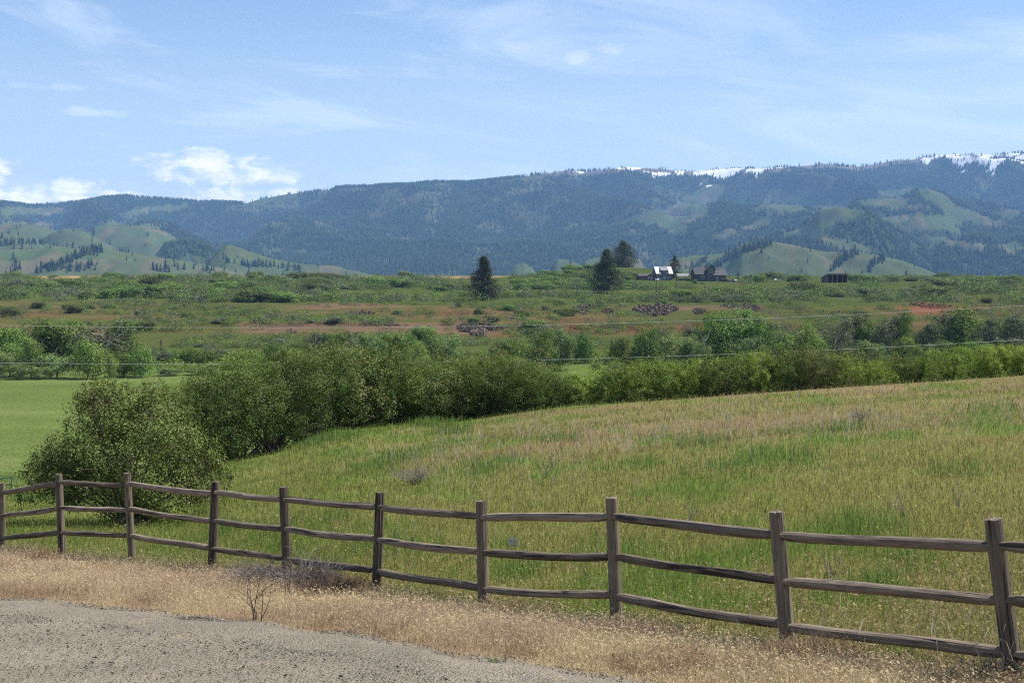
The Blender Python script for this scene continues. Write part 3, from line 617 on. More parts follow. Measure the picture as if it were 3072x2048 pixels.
CLEAR = [[(618, 224), (632, 219), (650, 213), (672, 207), (683, 203), (692, 194), (702, 190), (719, 189), (714, 199), (704, 205), (703, 212), (709, 217), (694, 217), (688, 222), (683, 232), (668, 229), (660, 223), (640, 221)],
         [(752, 211), (770, 200), (772, 192), (788, 190), (796, 200), (805, 211), (790, 212), (772, 214), (768, 210)],
         [(778, 232), (797, 229), (808, 224), (814, 215), (818, 209), (838, 208), (857, 214), (846, 220), (838, 223), (828, 228), (823, 236), (800, 235)],
         [(852, 202), (871, 199.5), (890, 198), (906, 198), (905, 204), (930, 206), (915, 209), (900, 209), (880, 208)],
         [(920, 192), (932, 190), (946, 196), (958, 206), (985, 217), (1010, 226), (990, 224), (965, 218), (950, 214), (938, 206), (928, 198)],
         [(880, 221), (900, 216), (925, 215), (946, 217), (955, 222), (953, 233), (945, 231), (930, 228), (905, 231), (900, 226)],
         [(816, 237), (824, 234), (840, 238), (856, 243), (869, 251), (862, 253), (848, 249), (826, 246)],
         [(0, 207), (65, 209), (60, 214), (0, 216)], [(124, 214), (140, 209), (160, 206), (180, 204.5), (187, 208), (170, 211), (150, 211), (135, 217)],
         [(0, 224), (22, 222), (45, 226), (55, 231), (30, 230), (0, 229)], [(40, 240), (51, 232), (64, 227), (81, 229), (93, 236), (80, 238), (60, 239)], [(95, 226), (107, 222), (145, 225), (164, 232), (150, 229), (120, 229)],
         [(113, 238), (130, 236), (140, 240), (125, 244), (113, 245)], [(262, 226), (275, 222), (288, 222), (286, 227)], [(240, 205), (262, 198), (285, 194), (300, 193), (290, 197), (262, 203)],
         [(583, 223), (600, 221), (596, 226), (582, 227)], [(560, 228), (575, 224), (574, 229)],
         [(742, 228), (760, 219), (772, 218), (768, 224), (752, 230)], [(712, 236), (730, 230), (738, 232), (722, 240)], [(930, 236), (955, 240), (985, 245), (975, 250), (945, 246)], [(1000, 246), (1024, 243), (1024, 252), (1008, 254)], [(880, 192), (908, 188), (905, 195), (880, 197)], [(800, 186), (812, 190), (806, 200), (796, 194)], [(1000, 212), (1020, 211), (1015, 219), (1003, 220)]]
CLEAR = [[(sum(q[0] for q in pl)/len(pl)+(p[0]-sum(q[0] for q in pl)/len(pl))*1.22, sum(q[1] for q in pl)/len(pl)+(p[1]-sum(q[1] for q in pl)/len(pl))*1.22) for p in pl] for pl in CLEAR]
def grass_mask(u, y, z, wch):
    v = HV-F*z/y
    ju = u+(fbm(u/3.0, y/60.0, 3, 231)-0.5)*13; jv = v+(fbm(u/5.0, y/40.0, 3, 233)-0.5)*7
    g = np.zeros(u.shape, bool)
    for pl in CLEAR: g |= in_poly(ju, jv, pl)
    gl = np.where(wch >= 0, GRASSY[np.maximum(wch, 0)], 0) == 1
    return g | gl, v
def snow_mask(u, v, x, y):
    vc = np.interp(u, LT[0][3], [p[1] for p in LAYERS[0][3]]); dv = v-vc
    band = np.interp(u, [480, 560, 618, 630, 655, 680, 690, 700, 740, 775, 812, 815, 850, 920, 930, 1030, 1200], [0, 2.0, 3, 8, 7, 4, .6, 11.0, 11, 7, 1, .3, .3, .3, 12, 16, 16])
    n = fbm(x/85.0, y/90.0, 4, 241)
    thr = np.interp(u, [480, 600, 625, 680, 690, 702, 775, 800, 915, 926, 1100], [.72, .60, .45, .50, .60, .33, .38, .55, .65, .44, .42])
    return (n > thr+0.20*np.clip(dv/np.maximum(band, .1), 0, 2)) & (dv < band*1.5) & (y > 7000) & (band > .5)
GM, VV = grass_mask(MU, MY, MZ, MW)
hc = np.zeros(MU.shape+(3,))
n = fbm(MX/160.0, MY/160.0, 4, 251)[..., None]; n2 = fbm(MX/60.0, MY/200.0, 4, 253)[..., None]
gcol = np.array((0.075, 0.094, 0.042))*(0.75+0.5*n)
w1 = sstep(0.54, 0.70, n2)*0.6; gcol = gcol*(1-w1)+np.array((0.148, 0.116, 0.074))*w1
w2 = sstep(0.54, 0.66, n)*0.7; gcol = gcol*(1-w2)+np.array((0.066, 0.098, 0.037))*w2
fcol = np.array((0.045, 0.062, 0.030))*(0.7+0.6*n); hc[:] = fcol
hc = np.where(GM[..., None], gcol, hc)
low_gap = (fbm(MX/130.0, MY/200.0, 4, 257) > 0.60) & (MW == 0) & ~GM
hc = np.where(low_gap[..., None], np.array((0.080, 0.088, 0.046)), hc)
bare = (MY > 8200) & (MW == 0) & (MU > 520) & (VV-np.interp(MU, LT[0][3], [p[1] for p in LAYERS[0][3]]) < 4.5)
hc = np.where(bare[..., None], np.array((0.165, 0.14, 0.105)), hc)
SN = snow_mask(MU, VV, MX, MY); hc = np.where(SN[..., None], 0.82, hc)
mi = np.arange(MU.size).reshape(MU.shape)
mq = np.stack([mi[:-1, :-1], mi[:-1, 1:], mi[1:, 1:], mi[1:, :-1]], -1).reshape(-1, 4)
tag(link('mountains', np_mesh('mountains', np.stack([MX, MY, MZ], -1).reshape(-1, 3), [mq], M['hill'], True, hc.reshape(-1, 3))), kind='structure')

def cone_trees(x, y, z, h, r, col, sides=5):
    """slim two-tiered conifers"""
    n = len(x); a = np.arange(sides)*2*math.pi/sides; ph = rng.uniform(0, 6.283, n)
    V = np.empty((n, 2*(sides+1), 3))
    for t_, (zb, zt, rr) in enumerate(((0.05, 0.68, 1.0), (0.42, 1.0, 0.66))):
        o = t_*(sides+1); jr = rng.uniform(.7, 1.25, (n, sides))
        V[:, o:o+sides, 0] = x[:, None]+np.cos(a[None]+ph[:, None])*r[:, None]*rr*jr
        V[:, o:o+sides, 1] = y[:, None]+np.sin(a[None]+ph[:, None])*r[:, None]*rr*jr
        V[:, o:o+sides, 2] = z[:, None]+h[:, None]*zb
        V[:, o+sides, 0] = x; V[:, o+sides, 1] = y; V[:, o+sides, 2] = z+h*zt
    tri = []
    for t_ in range(2):
        o = t_*(sides+1)
        for k in range(sides): tri.append((o+k, o+(k+1) % sides, o+sides))
    T = (np.array(tri)[None]+(2*(sides+1))*np.arange(n)[:, None, None]).reshape(-1, 3)
    return V.reshape(-1, 3), T, np.repeat(col, 2*(sides+1), 0)
rng = np.random.default_rng(77)
def visible(u, y, z, hh=22.0):
    iu = np.clip(np.searchsorted(mu, u), 1, len(mu)-1); iy = np.clip(np.searchsorted(my, y)-1, 0, len(my)-1)
    return (z+hh)/y >= CUM[np.maximum(iy-1, 0), iu]-1e-5
n = 900000
u = rng.uniform(-200, 1224, n); y = rng.uniform(2750, 9090, n); z, wch = Mt(u, y); x = (u-CX)/F*y
g, v = grass_mask(u, y, z, wch)
dn = np.where(g, 0.007, 1.0)
dn *= np.where((wch == 0), np.where(fbm(x/130.0, y/200.0, 4, 257) > 0.60, 0.30, 1.0), 1.0)
patch = np.exp(-((u-455)/45.0)**2-((v-201)/7.0)**2); dn *= 1-0.75*patch*(fbm(x/60, y/100, 3, 261) > 0.45)
mid = (wch > 0) & ~g; dn *= np.where(mid & (fbm(x/110.0, y/150.0, 3, 263) > 0.62), 0.15, 1)
vc = np.interp(u, LT[0][3], [p[1] for p in LAYERS[0][3]]); topz = (u > 520) & (wch == 0) & (v-vc < 5.0); dn *= np.where(topz, 0.30*(fbm(x/50, y/120, 3, 267) > 0.5), 1)
dn *= np.where(snow_mask(u, v, x, y), 0.12, 1)
dn *= np.where((u > 515) & (u < 690) & (v-vc < 22) & (wch == 0), 0.85, 1)
scr = np.where(y > 6500, 1.0, np.where(y > 4600, 0.75, 0.55))
ok = (rng.random(n) < dn*scr*0.52) & visible(u, y, z) & (z > -35)
u, y, z, x, g, v = u[ok], y[ok], z[ok], x[ok], g[ok], v[ok]
# rows of conifers in the ravines of the foothills
ROWS = [([(706, 272), (720, 264), (732, 258), (745, 252), (758, 248), (770, 246)], 110, 3.2, 'in the long ravine row on the grassy hill behind the dark house'),
        ([(832, 270), (840, 263), (848, 258), (857, 253)], 60, 3.0, 'in the ravine row behind the open shelter'), ([(868, 272), (875, 264), (884, 259)], 30, 2.0, 'in the short ravine row right of the open shelter'),
        ([(47, 272), (62, 264), (77, 258), (90, 253), (103, 250.5)], 90, 3.0, 'in the ravine row across the left grassy foothill'), ([(36, 273), (48, 268), (62, 271), (80, 270), (95, 267)], 50, 2.5, 'along the foot of the left grassy foothill'),
        ([(693, 270), (700, 265), (707, 261)], 22, 2.2, 'in the clump left of the dark house gable'), ([(200, 272), (215, 270), (150, 271), (175, 270)], 30, 2.2, 'scattered below the left foothill'),
        ([(220, 259), (232, 263), (245, 267), (262, 267), (280, 268), (300, 270)], 60, 3.0, 'along the foot of the small grass hill left of centre'), ([(0, 245), (30, 243), (58, 246)], 45, 1.6, 'along the saddle behind the left foothill'),
        ([(728, 256), (738, 252)], 14, 2.0, 'on the shoulder of the hill behind the house'), ([(6, 272), (20, 272), (12, 262)], 12, 3.0, 'at the left edge on the low foothill')]
ru, ry_, rlab = [], [], []
for pts, cnt, sp_, where in ROWS:
    pts = np.array(pts); tt = rng.uniform(0, len(pts)-1, cnt); k = np.minimum(tt.astype(int), len(pts)-2); fr = (tt-k)[:, None]
    q = pts[k]*(1-fr)+pts[k+1]*fr+rng.normal(0, sp_*0.5, (cnt, 2))
    for (uu, vv) in q:
        col_z, _ = Mt(np.full(my.shape, uu), my); vg = HV-F*col_z/my; j = np.argmax(vg <= vv)
        if vg[j] <= vv: ru.append(uu); ry_.append(my[j]); rlab.append(where)
ru = np.array(ru); ry_ = np.array(ry_); rz_, _ = Mt(ru, ry_); rx_ = (ru-CX)/F*ry_
# the nearest ones are trees of their own
def cone_proto(seed):
    r_ = np.random.default_rng(seed); V = []; T = []
    lv = 9; sd = 7
    for k in range(lv):
        zb = 0.06+0.86*k/lv; rr = 0.20*(1-k/lv)**0.8*r_.uniform(.8, 1.15)+0.012; b = len(V)
        for j in range(sd):
            a = 2*math.pi*(j+r_.uniform(-.3, .3))/sd; q = rr*r_.uniform(.6, 1.25); V.append((q*math.cos(a), q*math.sin(a), zb-0.02*r_.random()))
        V.append((0, 0, zb+0.21))
        for j in range(sd): T.append((b+j, b+(j+1) % sd, b+sd))
    col = np.repeat(np.array((0.036, 0.055, 0.026))[None], len(V), 0)
    return np_mesh('far_conifer', np.array(V), [np.array(T)], M['conifer_far'], False, col)
protos = [cone_proto(s) for s in range(5)]
lone = np.where(g)[0]; lone = lone[(u[lone] > -5) & (u[lone] < 1030) & (v[lone] < 274)]; lone = lone[np.argsort(y[lone])][:60]
inrow = np.where((ru > -6) & (ru < 1030))[0]; inrow = inrow[np.argsort(ry_[inrow])][:240]
def hill_of(uu, vv):
    if uu < 130: return 'on the open grass of the left foothills'
    if uu < 350: return 'on the small grass hill left of centre'
    if uu < 660: return 'on the pale grass knobs behind the tall pines'
    if uu < 790: return 'on the grassy hill behind the houses'
    if uu < 880: return 'on the grass slopes above the open shelter'
    return 'on the grass spurs near the right edge'
for (X, Y, Z, lab, grp, hh) in [(rx_[i], ry_[i], rz_[i], 'dark conifer '+rlab[i], 'conifers '+rlab[i], rng.uniform(12, 21)) for i in inrow]+[(x[i], y[i], z[i], 'single small conifer standing '+hill_of(u[i], v[i]), 'lone conifers '+hill_of(u[i], v[i]), rng.uniform(9, 16)) for i in lone]:
    o = link('hill_conifer', protos[rng.integers(5)]); o.location = (X, Y, Z-0.5); s_ = rng.uniform(.8, 1.15); o.scale = (hh*s_*.9, hh*s_*.9, hh); o.rotation_euler = (0, 0, rng.uniform(0, 6.28))
    tag(o, lab, 'conifer', grp)
rest = np.ones(len(u), bool); rest[lone] = False; rrest = np.ones(len(ru), bool); rrest[inrow] = False
ax, ay, az = np.r_[x[rest], rx_[rrest]], np.r_[y[rest], ry_[rrest]], np.r_[z[rest], rz_[rrest]]
hh = rng.uniform(12, 25, len(ax)); rr = hh*rng.uniform(.15, .23, len(ax))
tcv = fbm(ax/240, ay/240, 3, 271)[:, None]; tcol = np.array((0.034, 0.052, 0.025))*(0.78+0.44*rng.random((len(ax), 1)))*(0.75+0.5*tcv)
gn = rng.random(len(ax)) < 0.06; tcol[gn] = np.array((0.075, 0.095, 0.04))
V, T, C_ = cone_trees(ax, ay, az-1, hh, rr, tcol)
tag(link('mountain_forest', np_mesh('mountain_forest', V, [T], M['conifer_far'], False, C_)), kind='stuff', label='dark conifer forest covering the hazy blue mountain slopes', cat='forest')
print('forest trees', len(ax), 'rows', len(inrow), 'lone', len(lone))

# ------------------------------------------------------------------ foliage builders
rng = np.random.default_rng(11)
def leaf_cloud(P, Nrm, L, W, r_=None):
    r_ = r_ or rng; n = len(P); Nrm = Nrm/np.linalg.norm(Nrm, axis=1, keepdims=True)
    a = r_.normal(0, 1, (n, 3)); t_ = a-(a*Nrm).sum(1, keepdims=True)*Nrm; t_ /= np.linalg.norm(t_, axis=1, keepdims=True)
    b = np.cross(Nrm, t_); L = np.broadcast_to(L, n)[:, None]; W = np.broadcast_to(W, n)[:, None]
    fold = Nrm*L*r_.uniform(-.15, .25, (n, 1))
    V = np.stack([P-t_*L*.5, P+b*W*.5+fold, P+t_*L*.5, P-b*W*.5+fold], 1).reshape(-1, 3)
    return V, 4*np.arange(n)[:, None]+np.array([[0, 1, 2, 3]])
def lobe_points(lobes, n, r_, inner=0.35, clump=0.0, zmin=0.02):
    lobes = np.array(lobes, float); wgt = (lobes[:, 3]*lobes[:, 4]+lobes[:, 3]*lobes[:, 5]+lobes[:, 4]*lobes[:, 5]); wgt /= wgt.sum()
    k = r_.choice(len(lobes), n, p=wgt); d = r_.normal(0, 1, (n, 3))
    if clump:                                     # gather leaves on sprays so gaps stay between them
        nc_ = max(6, int(n/clump)); cd_ = r_.normal(0, 1, (nc_, 3)); ck = r_.integers(0, nc_, n); k = (r_.choice(len(lobes), nc_, p=wgt))[ck]
        d = cd_[ck]/np.linalg.norm(cd_[ck], axis=1, keepdims=True)+r_.normal(0, 0.17, (n, 3)); rad_c = (inner+(1.08-inner)*r_.random(nc_)**0.55)[ck]
    d /= np.linalg.norm(d, axis=1, keepdims=True)
    rad = inner+(1.08-inner)*r_.random(n)**0.6
    if clump: rad = rad_c+r_.normal(0, 0.09, n)
    P = lobes[k, :3]+d*rad[:, None]*lobes[k, 3:]
    ok = P[:, 2] > zmin
    return P[ok], d[ok]
def shrub_mesh(name, seed, mat, n, lobes_n=7, leaf=(0.05, 0.03), wide=0.55, base=0.30, clump=9, upright=0.0):
    """a bush one unit high"""
    r_ = np.random.default_rng(seed); lobes = [(0, 0, 0.56, wide*.72, wide*.72, .40)]
    for i in range(lobes_n):
        a = 2*math.pi*i/lobes_n+r_.uniform(-.4, .4); q = wide*r_.uniform(.35, .78)*(1 if lobes_n < 16 else 1.05); s_ = r_.uniform(.22, .36) if lobes_n < 16 else r_.uniform(.13, .26); zc = r_.uniform(base, .82)
        zc = min(zc, 1.02-s_); lobes.append((q*math.cos(a), q*math.sin(a), zc, s_*r_.uniform(.85, 1.2), s_*r_.uniform(.85, 1.2), s_*r_.uniform(.8, 1.1)))
    P, d = lobe_points(lobes, n, r_, 0.4, clump)
    Nn = d*0.8+r_.normal(0, .40, (len(P), 3)); Nn[:, 2] += 0.35
    sz = r_.uniform(.6, 1.3, len(P)); V, q = leaf_cloud(P, Nn, leaf[0]*sz, leaf[1]*sz, r_)
    return np_mesh(name, V, [q], mat), lobes
def stems_mesh(name, seed, lobes, mat, thick=0.012, twigs=40, wide=.5):
    r_ = random.Random(seed); mb = MB()
    for lb in lobes:
        p0 = Vector((r_.uniform(-.08, .08), r_.uniform(-.08, .08), -0.02)); p2 = Vector(lb[:3]); p1 = p0.lerp(p2, .5)+Vector((r_.uniform(-.05, .05), r_.uniform(-.05, .05), .02))
        mb.tube([p0, p1, p2], [thick, thick*.7, thick*.35], 5)
        for k in range(max(2, twigs//len(lobes))):
            a = Vector((r_.gauss(0, 1), r_.gauss(0, 1), r_.gauss(.2, 1))).normalized(); e = p2+Vector((a.x*lb[3], a.y*lb[4], a.z*lb[5]))*r_.uniform(.7, 1.0); s = p1.lerp(p2, r_.random())
            mb.tube([s, s.lerp(e, .5)+Vector((0, 0, .01)), e], [thick*.28, thick*.2, thick*.08], 3, False)
    return mb.mesh(name, mat)

# ------------------------------------------------------------------ the fence
r0 = random.Random(3)
base = Vector((PX(376.2, 18.7), 18.7, H(PX(376.2, 18.7), 18.7)))
fence = empty('rail_fence', base, label='weathered brown round-rail fence of posts and three rails beside the gravel road', cat='fence')
def post_mesh(L, r, seed):
    q = random.Random(seed); n, lv = 20, 12; vs = []; fs = []; wob = [q.uniform(-.06, .06) for _ in range(n)]; ck = q.randrange(n)
    for i in range(lv+1):
        t_ = i/lv; rr = r*(1.06-0.10*t_)
        for k in range(n):
            a = 2*math.pi*k/n; g_ = rr*(1+wob[k]+q.uniform(-.012, .012))
            if k == ck: g_ *= 0.80+0.06*math.sin(t_*9)
            if i == lv: g_ *= 0.955
            vs.append((g_*math.cos(a), g_*math.sin(a), L*t_-(0.0 if i < lv else 0.004)+(q.uniform(-.006, .006) if i == lv else 0)))
    for i in range(lv):
        for k in range(n): fs.append((i*n+k, i*n+(k+1) % n, (i+1)*n+(k+1) % n, (i+1)*n+k))
    c = len(vs); vs.append((0, 0, L+0.004)); fs += [(lv*n+k, lv*n+(k+1) % n, c) for k in range(n)]
    mb = MB(); mb.v = vs; mb.f = fs
    return mb.mesh('post', M['wood_post'], False)
def rail_mesh(L, r, seed, sag):
    q = random.Random(seed); n, lv = 14, 18; vs = []; fs = []; wob = [q.uniform(-.07, .07) for _ in range(n)]; ph = q.uniform(0, 6); kn = [(q.random(), q.randrange(n)) for _ in range(3)]; flat = q.randrange(n)
    bx, bz = q.uniform(-.012, .012), sag
    for i in range(lv+1):
        t_ = i/lv; e = min(t_, 1-t_)*L; taper = 0.60+0.40*min(1, max(0, (e-0.05)/0.09)); rr = r*taper*(1+0.05*math.sin(ph+t_*7))
        cy, cz = bx*math.sin(math.pi*t_)+0.005*math.sin(ph+t_*9), -bz*math.sin(math.pi*t_)+0.006*math.sin(ph*2+t_*6)
        for k in range(n):
            a = 2*math.pi*k/n; g_ = rr*(1+wob[k]+q.uniform(-.02, .02))
            for (kt, kk) in kn:
                if abs(kt-t_) < .04 and kk == k: g_ *= 1.10
            if k == flat: g_ *= 0.86
            vs.append((t_*L, cy+g_*math.cos(a), cz+g_*math.sin(a)))
    for i in range(lv):
        for k in range(n): fs.append((i*n+k, i*n+(k+1) % n, (i+1)*n+(k+1) % n, (i+1)*n+k))
    fs += [tuple(range(n))[::-1], tuple(lv*n+k for k in range(n))]
    mb = MB(); mb.v = vs; mb.f = fs
    return mb.mesh('rail', M['wood_rail'], False)
RAD = [.062, .066, .062, .066, .066, .062, .066, .068, .070, .074, .07, .07, .07]
for i, (ut, uf, vt, vf, rl, rr, d) in enumerate(POSTS):
    top = Vector((PX(ut, d), d, PZ(vt, d))); foot = Vector((PX(uf, d), d, min(PZ(vf, d), float(H(PX(uf, d), d))))); ax_ = (top-foot).normalized(); foot = foot-ax_*0.35
    o = link('post', post_mesh((top-foot).length, RAD[i], 50+i), fence); o.location = foot-base; o.rotation_euler = ax_.to_track_quat('Z', 'X').to_euler()
    if i+1 < len(POSTS):
        nx = POSTS[i+1]; ax2 = nx
        for k in range(3):
            def at(P_, vv):
                t_ = (vv-P_[2])/(P_[3]-P_[2]); return Vector((PX(P_[0]+(P_[1]-P_[0])*t_, P_[6]), P_[6], PZ(vv, P_[6])))
            a = at(POSTS[i], rr[k]+1.0); b = at(nx, nx[4][k]+1.0); dirv = (b-a).normalized(); front = Vector((0, -0.012, 0))
            a = a+dirv*0.012+Vector((0, -.036, 0)); b = b+dirv*0.012+Vector((0, -.004, 0))
            o = link('rail', rail_mesh((b-a).length, 0.0455+0.004*r0.random(), 200+i*3+k, r0.choice([.004, .010, .016, .012])), fence)
            o.location = a-base; X = dirv; Z = Vector((0, 0, 1)); Yv = Z.cross(X).normalized(); Z2 = X.cross(Yv)
            o.rotation_euler = Matrix((X, Yv, Z2)).transposed().to_euler()

# ------------------------------------------------------------------ bush behind the fence
d = 36.0; k_ = d/F; bx_, bz_ = PX(128, d), float(H(PX(128, d), d))
bush = empty('willow_bush', (bx_, d, bz_), label='large round olive-green bush right behind the fence at left', cat='bush')
LB = [(122, 412, 34, 30), (95, 425, 32, 32), (150, 408, 28, 26), (165, 430, 34, 32), (188, 452, 30, 28), (203, 476, 22, 22), (62, 462, 30, 28), (40, 480, 20, 24), (42, 462, 16, 14), (130, 455, 58, 44), (170, 485, 38, 28), (92, 482, 40, 30), (125, 508, 42, 24), (150, 516, 28, 16), (72, 492, 22, 18), (88, 398, 16, 18), (110, 392, 20, 14), (210, 492, 14, 10)]
r_ = np.random.default_rng(21)
lobes = [((u-128)*k_, r_.uniform(-.55, .55), PZ(v, d)-bz_, a*k_*1.02, max(a, b)*k_*1.2, b*k_*1.02) for (u, v, a, b) in LB]
P, dd = lobe_points(lobes, 60000, r_, .25, 14, 0.05)
nn = fbm(P[:, 0]*2.1+9, P[:, 2]*2.1+P[:, 1]*1.3, 3, 301); ok = r_.random(len(P)) < sstep(.28, .50, nn); P, dd = P[ok], dd[ok]
Nn = dd*.7+r_.normal(0, .42, (len(P), 3)); Nn[:, 2] += .35; sz = r_.uniform(.6, 1.25, len(P))
sprV, sprD, tw = [], [], MB(); q = random.Random(8)
for (u, v0, v1) in [(84, 400, 377), (92, 398, 381), (145, 400, 380), (152, 398, 382), (166, 402, 379), (178, 412, 392), (62, 440, 420), (30, 480, 458), (190, 428, 408), (205, 455, 436), (112, 390, 378), (130, 392, 381), (222, 480, 466), (218, 478, 470), (226, 490, 476), (24, 500, 488), (50, 448, 436), (100, 392, 383), (232, 478, 472)]:
    a = Vector(((u-128)*k_, q.uniform(-.3, .3), PZ(v0, d)-bz_)); b = Vector(((u+q.uniform(-4, 4)-128)*k_, a.y, PZ(v1, d)-bz_)); tw.tube([a-(b-a), a, b], [.010, .007, .003], 4, False)
    for j in range(60):
        t_ = q.random()*1.3-.3; pp = a.lerp(b, t_)+Vector((q.gauss(0, .05), q.gauss(0, .05), q.gauss(0, .03))); sprV.append(pp); sprD.append((q.gauss(0, 1), q.gauss(0, 1), q.gauss(0.4, 1)))
V, qd = leaf_cloud(np.r_[P, np.array(sprV)], np.r_[Nn, np.array(sprD)], np.r_[sz*.070, np.full(len(sprV), .07)], np.r_[sz*.036, np.full(len(sprV), .036)], r_)
link('foliage', np_mesh('foliage', V, [qd], M['leaf_near']), bush)
for lb in lobes:
    p0 = Vector((q.uniform(-.25, .25), q.uniform(-.2, .2), -.1)); p2 = Vector(lb[:3]); p1 = p0.lerp(p2, .45)+Vector((0, 0, .15)); tw.tube([p0, p1, p2], [.035, .022, .010], 6, False)
    for j in range(26):
        a = Vector((q.gauss(0, 1), q.gauss(-.3, 1), q.gauss(.1, .8))).normalized(); e = p2+Vector((a.x*lb[3], a.y*lb[4], a.z*lb[5]))*q.uniform(.7, 1.05); s = p1.lerp(p2, q.uniform(.3, 1)); tw.tube([s, s.lerp(e, .55)+Vector((q.gauss(0, .04), 0, q.gauss(.03, .04))), e], [.009, .006, .003], 4, False)
tw.obj('stems', M['twig'], bush)

# ------------------------------------------------------------------ shrub row beyond the field
kinds = {}
for kname, mat, ss, nl_, lf in (('dark', M['leaf_row'], (1, 2, 3), 34000, .0145), ('olive', M['leaf_row'], (11, 12), 18000, .0225), ('lime', M['leaf_row_lime'], (4, 5, 13), 18000, .023), ('dull', M['leaf_row_dull'], (6, 7), 24000, .0185)):
    kinds[kname] = []
    for s in ss:
        me, lb = shrub_mesh('foliage', s, mat, nl_, 22, (lf, lf*.62), .56, .30 if kname == 'dark' else .2, 60)
        kinds[kname].append((me, stems_mesh('stems', s, lb, M['twig'], .010, 90)))
desc = {'dark': 'dark green shrub', 'lime': 'yellow-green shrub', 'dull': 'brownish olive shrub', 'olive': 'mid-green shrub'}
FRONT = [(212, 374, 'dark'), (238, 358, 'dark'), (272, 345, 'dark'), (306, 343, 'dark'), (340, 336, 'dull'), (372, 345, 'dark'), (404, 352, 'dark'), (432, 360, 'dull'), (460, 357, 'dark'), (488, 352, 'dark'), (515, 352, 'dark'), (540, 364, 'dark'), (566, 374, 'dark'),
         (588, 369, 'lime'), (614, 361, 'dark'), (640, 357, 'lime'), (668, 354, 'lime'), (698, 355, 'lime'), (728, 352, 'dark'), (758, 351, 'lime'), (790, 349, 'dark'), (820, 343, 'dull'), (850, 350, 'lime'), (880, 356, 'lime'), (910, 357, 'dark'), (940, 350, 'lime'), (968, 344, 'lime'), (996, 343, 'lime'), (1024, 340, 'lime'), (1055, 340, 'lime')]
BACK = [(322, 346, 'dull'), (358, 342, 'dark'), (390, 349, 'dull'), (420, 354, 'dark'), (474, 350, 'dull'), (502, 347, 'dull'), (600, 366, 'lime'), (655, 352, 'dark'), (712, 351, 'lime'), (774, 347, 'dull'), (805, 344, 'dark'), (836, 346, 'dull'), (895, 353, 'dull'), (955, 346, 'dark'), (1010, 341, 'dark')]
ORD = ['first', 'second', 'third', 'fourth', 'fifth', 'sixth', 'seventh', 'eighth', 'ninth', 'tenth', 'eleventh', 'twelfth', 'thirteenth', 'fourteenth', 'fifteenth', 'sixteenth', 'seventeenth', 'eighteenth', 'nineteenth', 'twentieth', 'twenty-first', 'twenty-second', 'twenty-third', 'twenty-fourth', 'twenty-fifth', 'twenty-sixth', 'twenty-seventh', 'twenty-eighth', 'twenty-ninth', 'thirtieth', 'thirty-first', 'thirty-second', 'thirty-third', 'thirty-fourth', 'thirty-fifth', 'thirty-sixth', 'thirty-seventh', 'thirty-eighth', 'thirty-ninth', 'fortieth']
def ordinal(i): return ORD[i] if i < len(ORD) else ORD[len(ORD)-1]
for rowname, lst, back in (('front', FRONT, 0), ('back', BACK, 1)):
    for i, (u, vt, kd) in enumerate(lst):
        yc = float(crest_y(u)); yy = yc+(1.0 if u < 340 else 2.6)+back*rng.uniform(3.0, 4.5)+rng.uniform(-.4, .4)
        xx = PX(u, yy); zz = float(H(xx, yy)); ht = (PZ(vt, yy)-zz)*1.03
        kd = 'olive' if kd == 'dark' and u > 560 else kd; vt += rng.uniform(-5, 4)*(u > 560)
        ht = (PZ(vt, yy)-zz)*1.03; fm, sm = kinds[kd][rng.integers(len(kinds[kd]))]
        o = empty('shrub', (xx, yy, zz-.08), rng.uniform(0, 6.28), label=f'{desc[kd]}, {ordinal(i)} from left in the {rowname} shrub row beyond the field', cat='shrub', group='shrub row along the far edge of the field')
        wsc = ht*rng.uniform(.88, 1.12)*(1.0 if ht > 3.6 else rng.uniform(.85, 1.05)); o.scale = (wsc, wsc, ht)
        link('foliage', fm, o); link('stems', sm, o)
# undergrowth added to close see-through gaps and darken the base of the row
n = 1500; uu_ = rng.uniform(196, 1150, n); yy_ = crest_y(uu_)+rng.uniform(1.2, 5.0, n); xx_ = (uu_-CX)/F*yy_; zz_ = H(xx_, yy_); m_ = 60; rr_ = rng.uniform(.35, .9, n)*np.where(uu_ < 345, 1.25, .5)
P = np.repeat(np.stack([xx_, yy_, zz_], -1)[:, None], m_, 1); dv = rng.normal(0, 1, P.shape); dv /= np.linalg.norm(dv, axis=-1, keepdims=True); dv[..., 2] = np.abs(dv[..., 2]); P = (P+dv*(0.3+.7*rng.random(P.shape[:2])**.6)[..., None]*rr_[:, None, None]).reshape(-1, 3); dv = dv.reshape(-1, 3)
V, qd = leaf_cloud(P, dv*.7+rng.normal(0, .45, dv.shape)+np.array((0, 0, .35)), rng.uniform(.06, .12, len(P)), rng.uniform(.04, .07, len(P)))
tag(link('added_dark_undergrowth', np_mesh('added_dark_undergrowth', V, [qd], M['leaf_row'])), 'added green undergrowth darkening the base of the shrub row at the field edge', 'undergrowth', kind='stuff')
# small weeds by the road
for (u, v, lab) in [(497, 664, 'small green weed sprouting in the gravel near the bottom of the photo'), (720, 659, 'pale green broad-leaved weed in the dry verge below the right rails'), (1010, 664, 'green weed tuft beside the foot of the rightmost post')]:
    X, Y, Z = hit(u, v, 8.0); pl_ = Pile(); k_ = 36; x = X+rng.normal(0, .045, k_); y = Y+rng.normal(0, .04, k_)
    pl_.add(*blades(np.stack([x, y, H(x, y)], -1), rng.uniform(.04, .10, k_), np.full(k_, .012), rng.uniform(.3, .9, k_), rng.uniform(0, 6.283, k_), jit(np.repeat(np.array([[.20, .23, .09]]), k_, 0), .25))); tag(pl_.obj('roadside_weed', M['grass']), lab, 'weed')
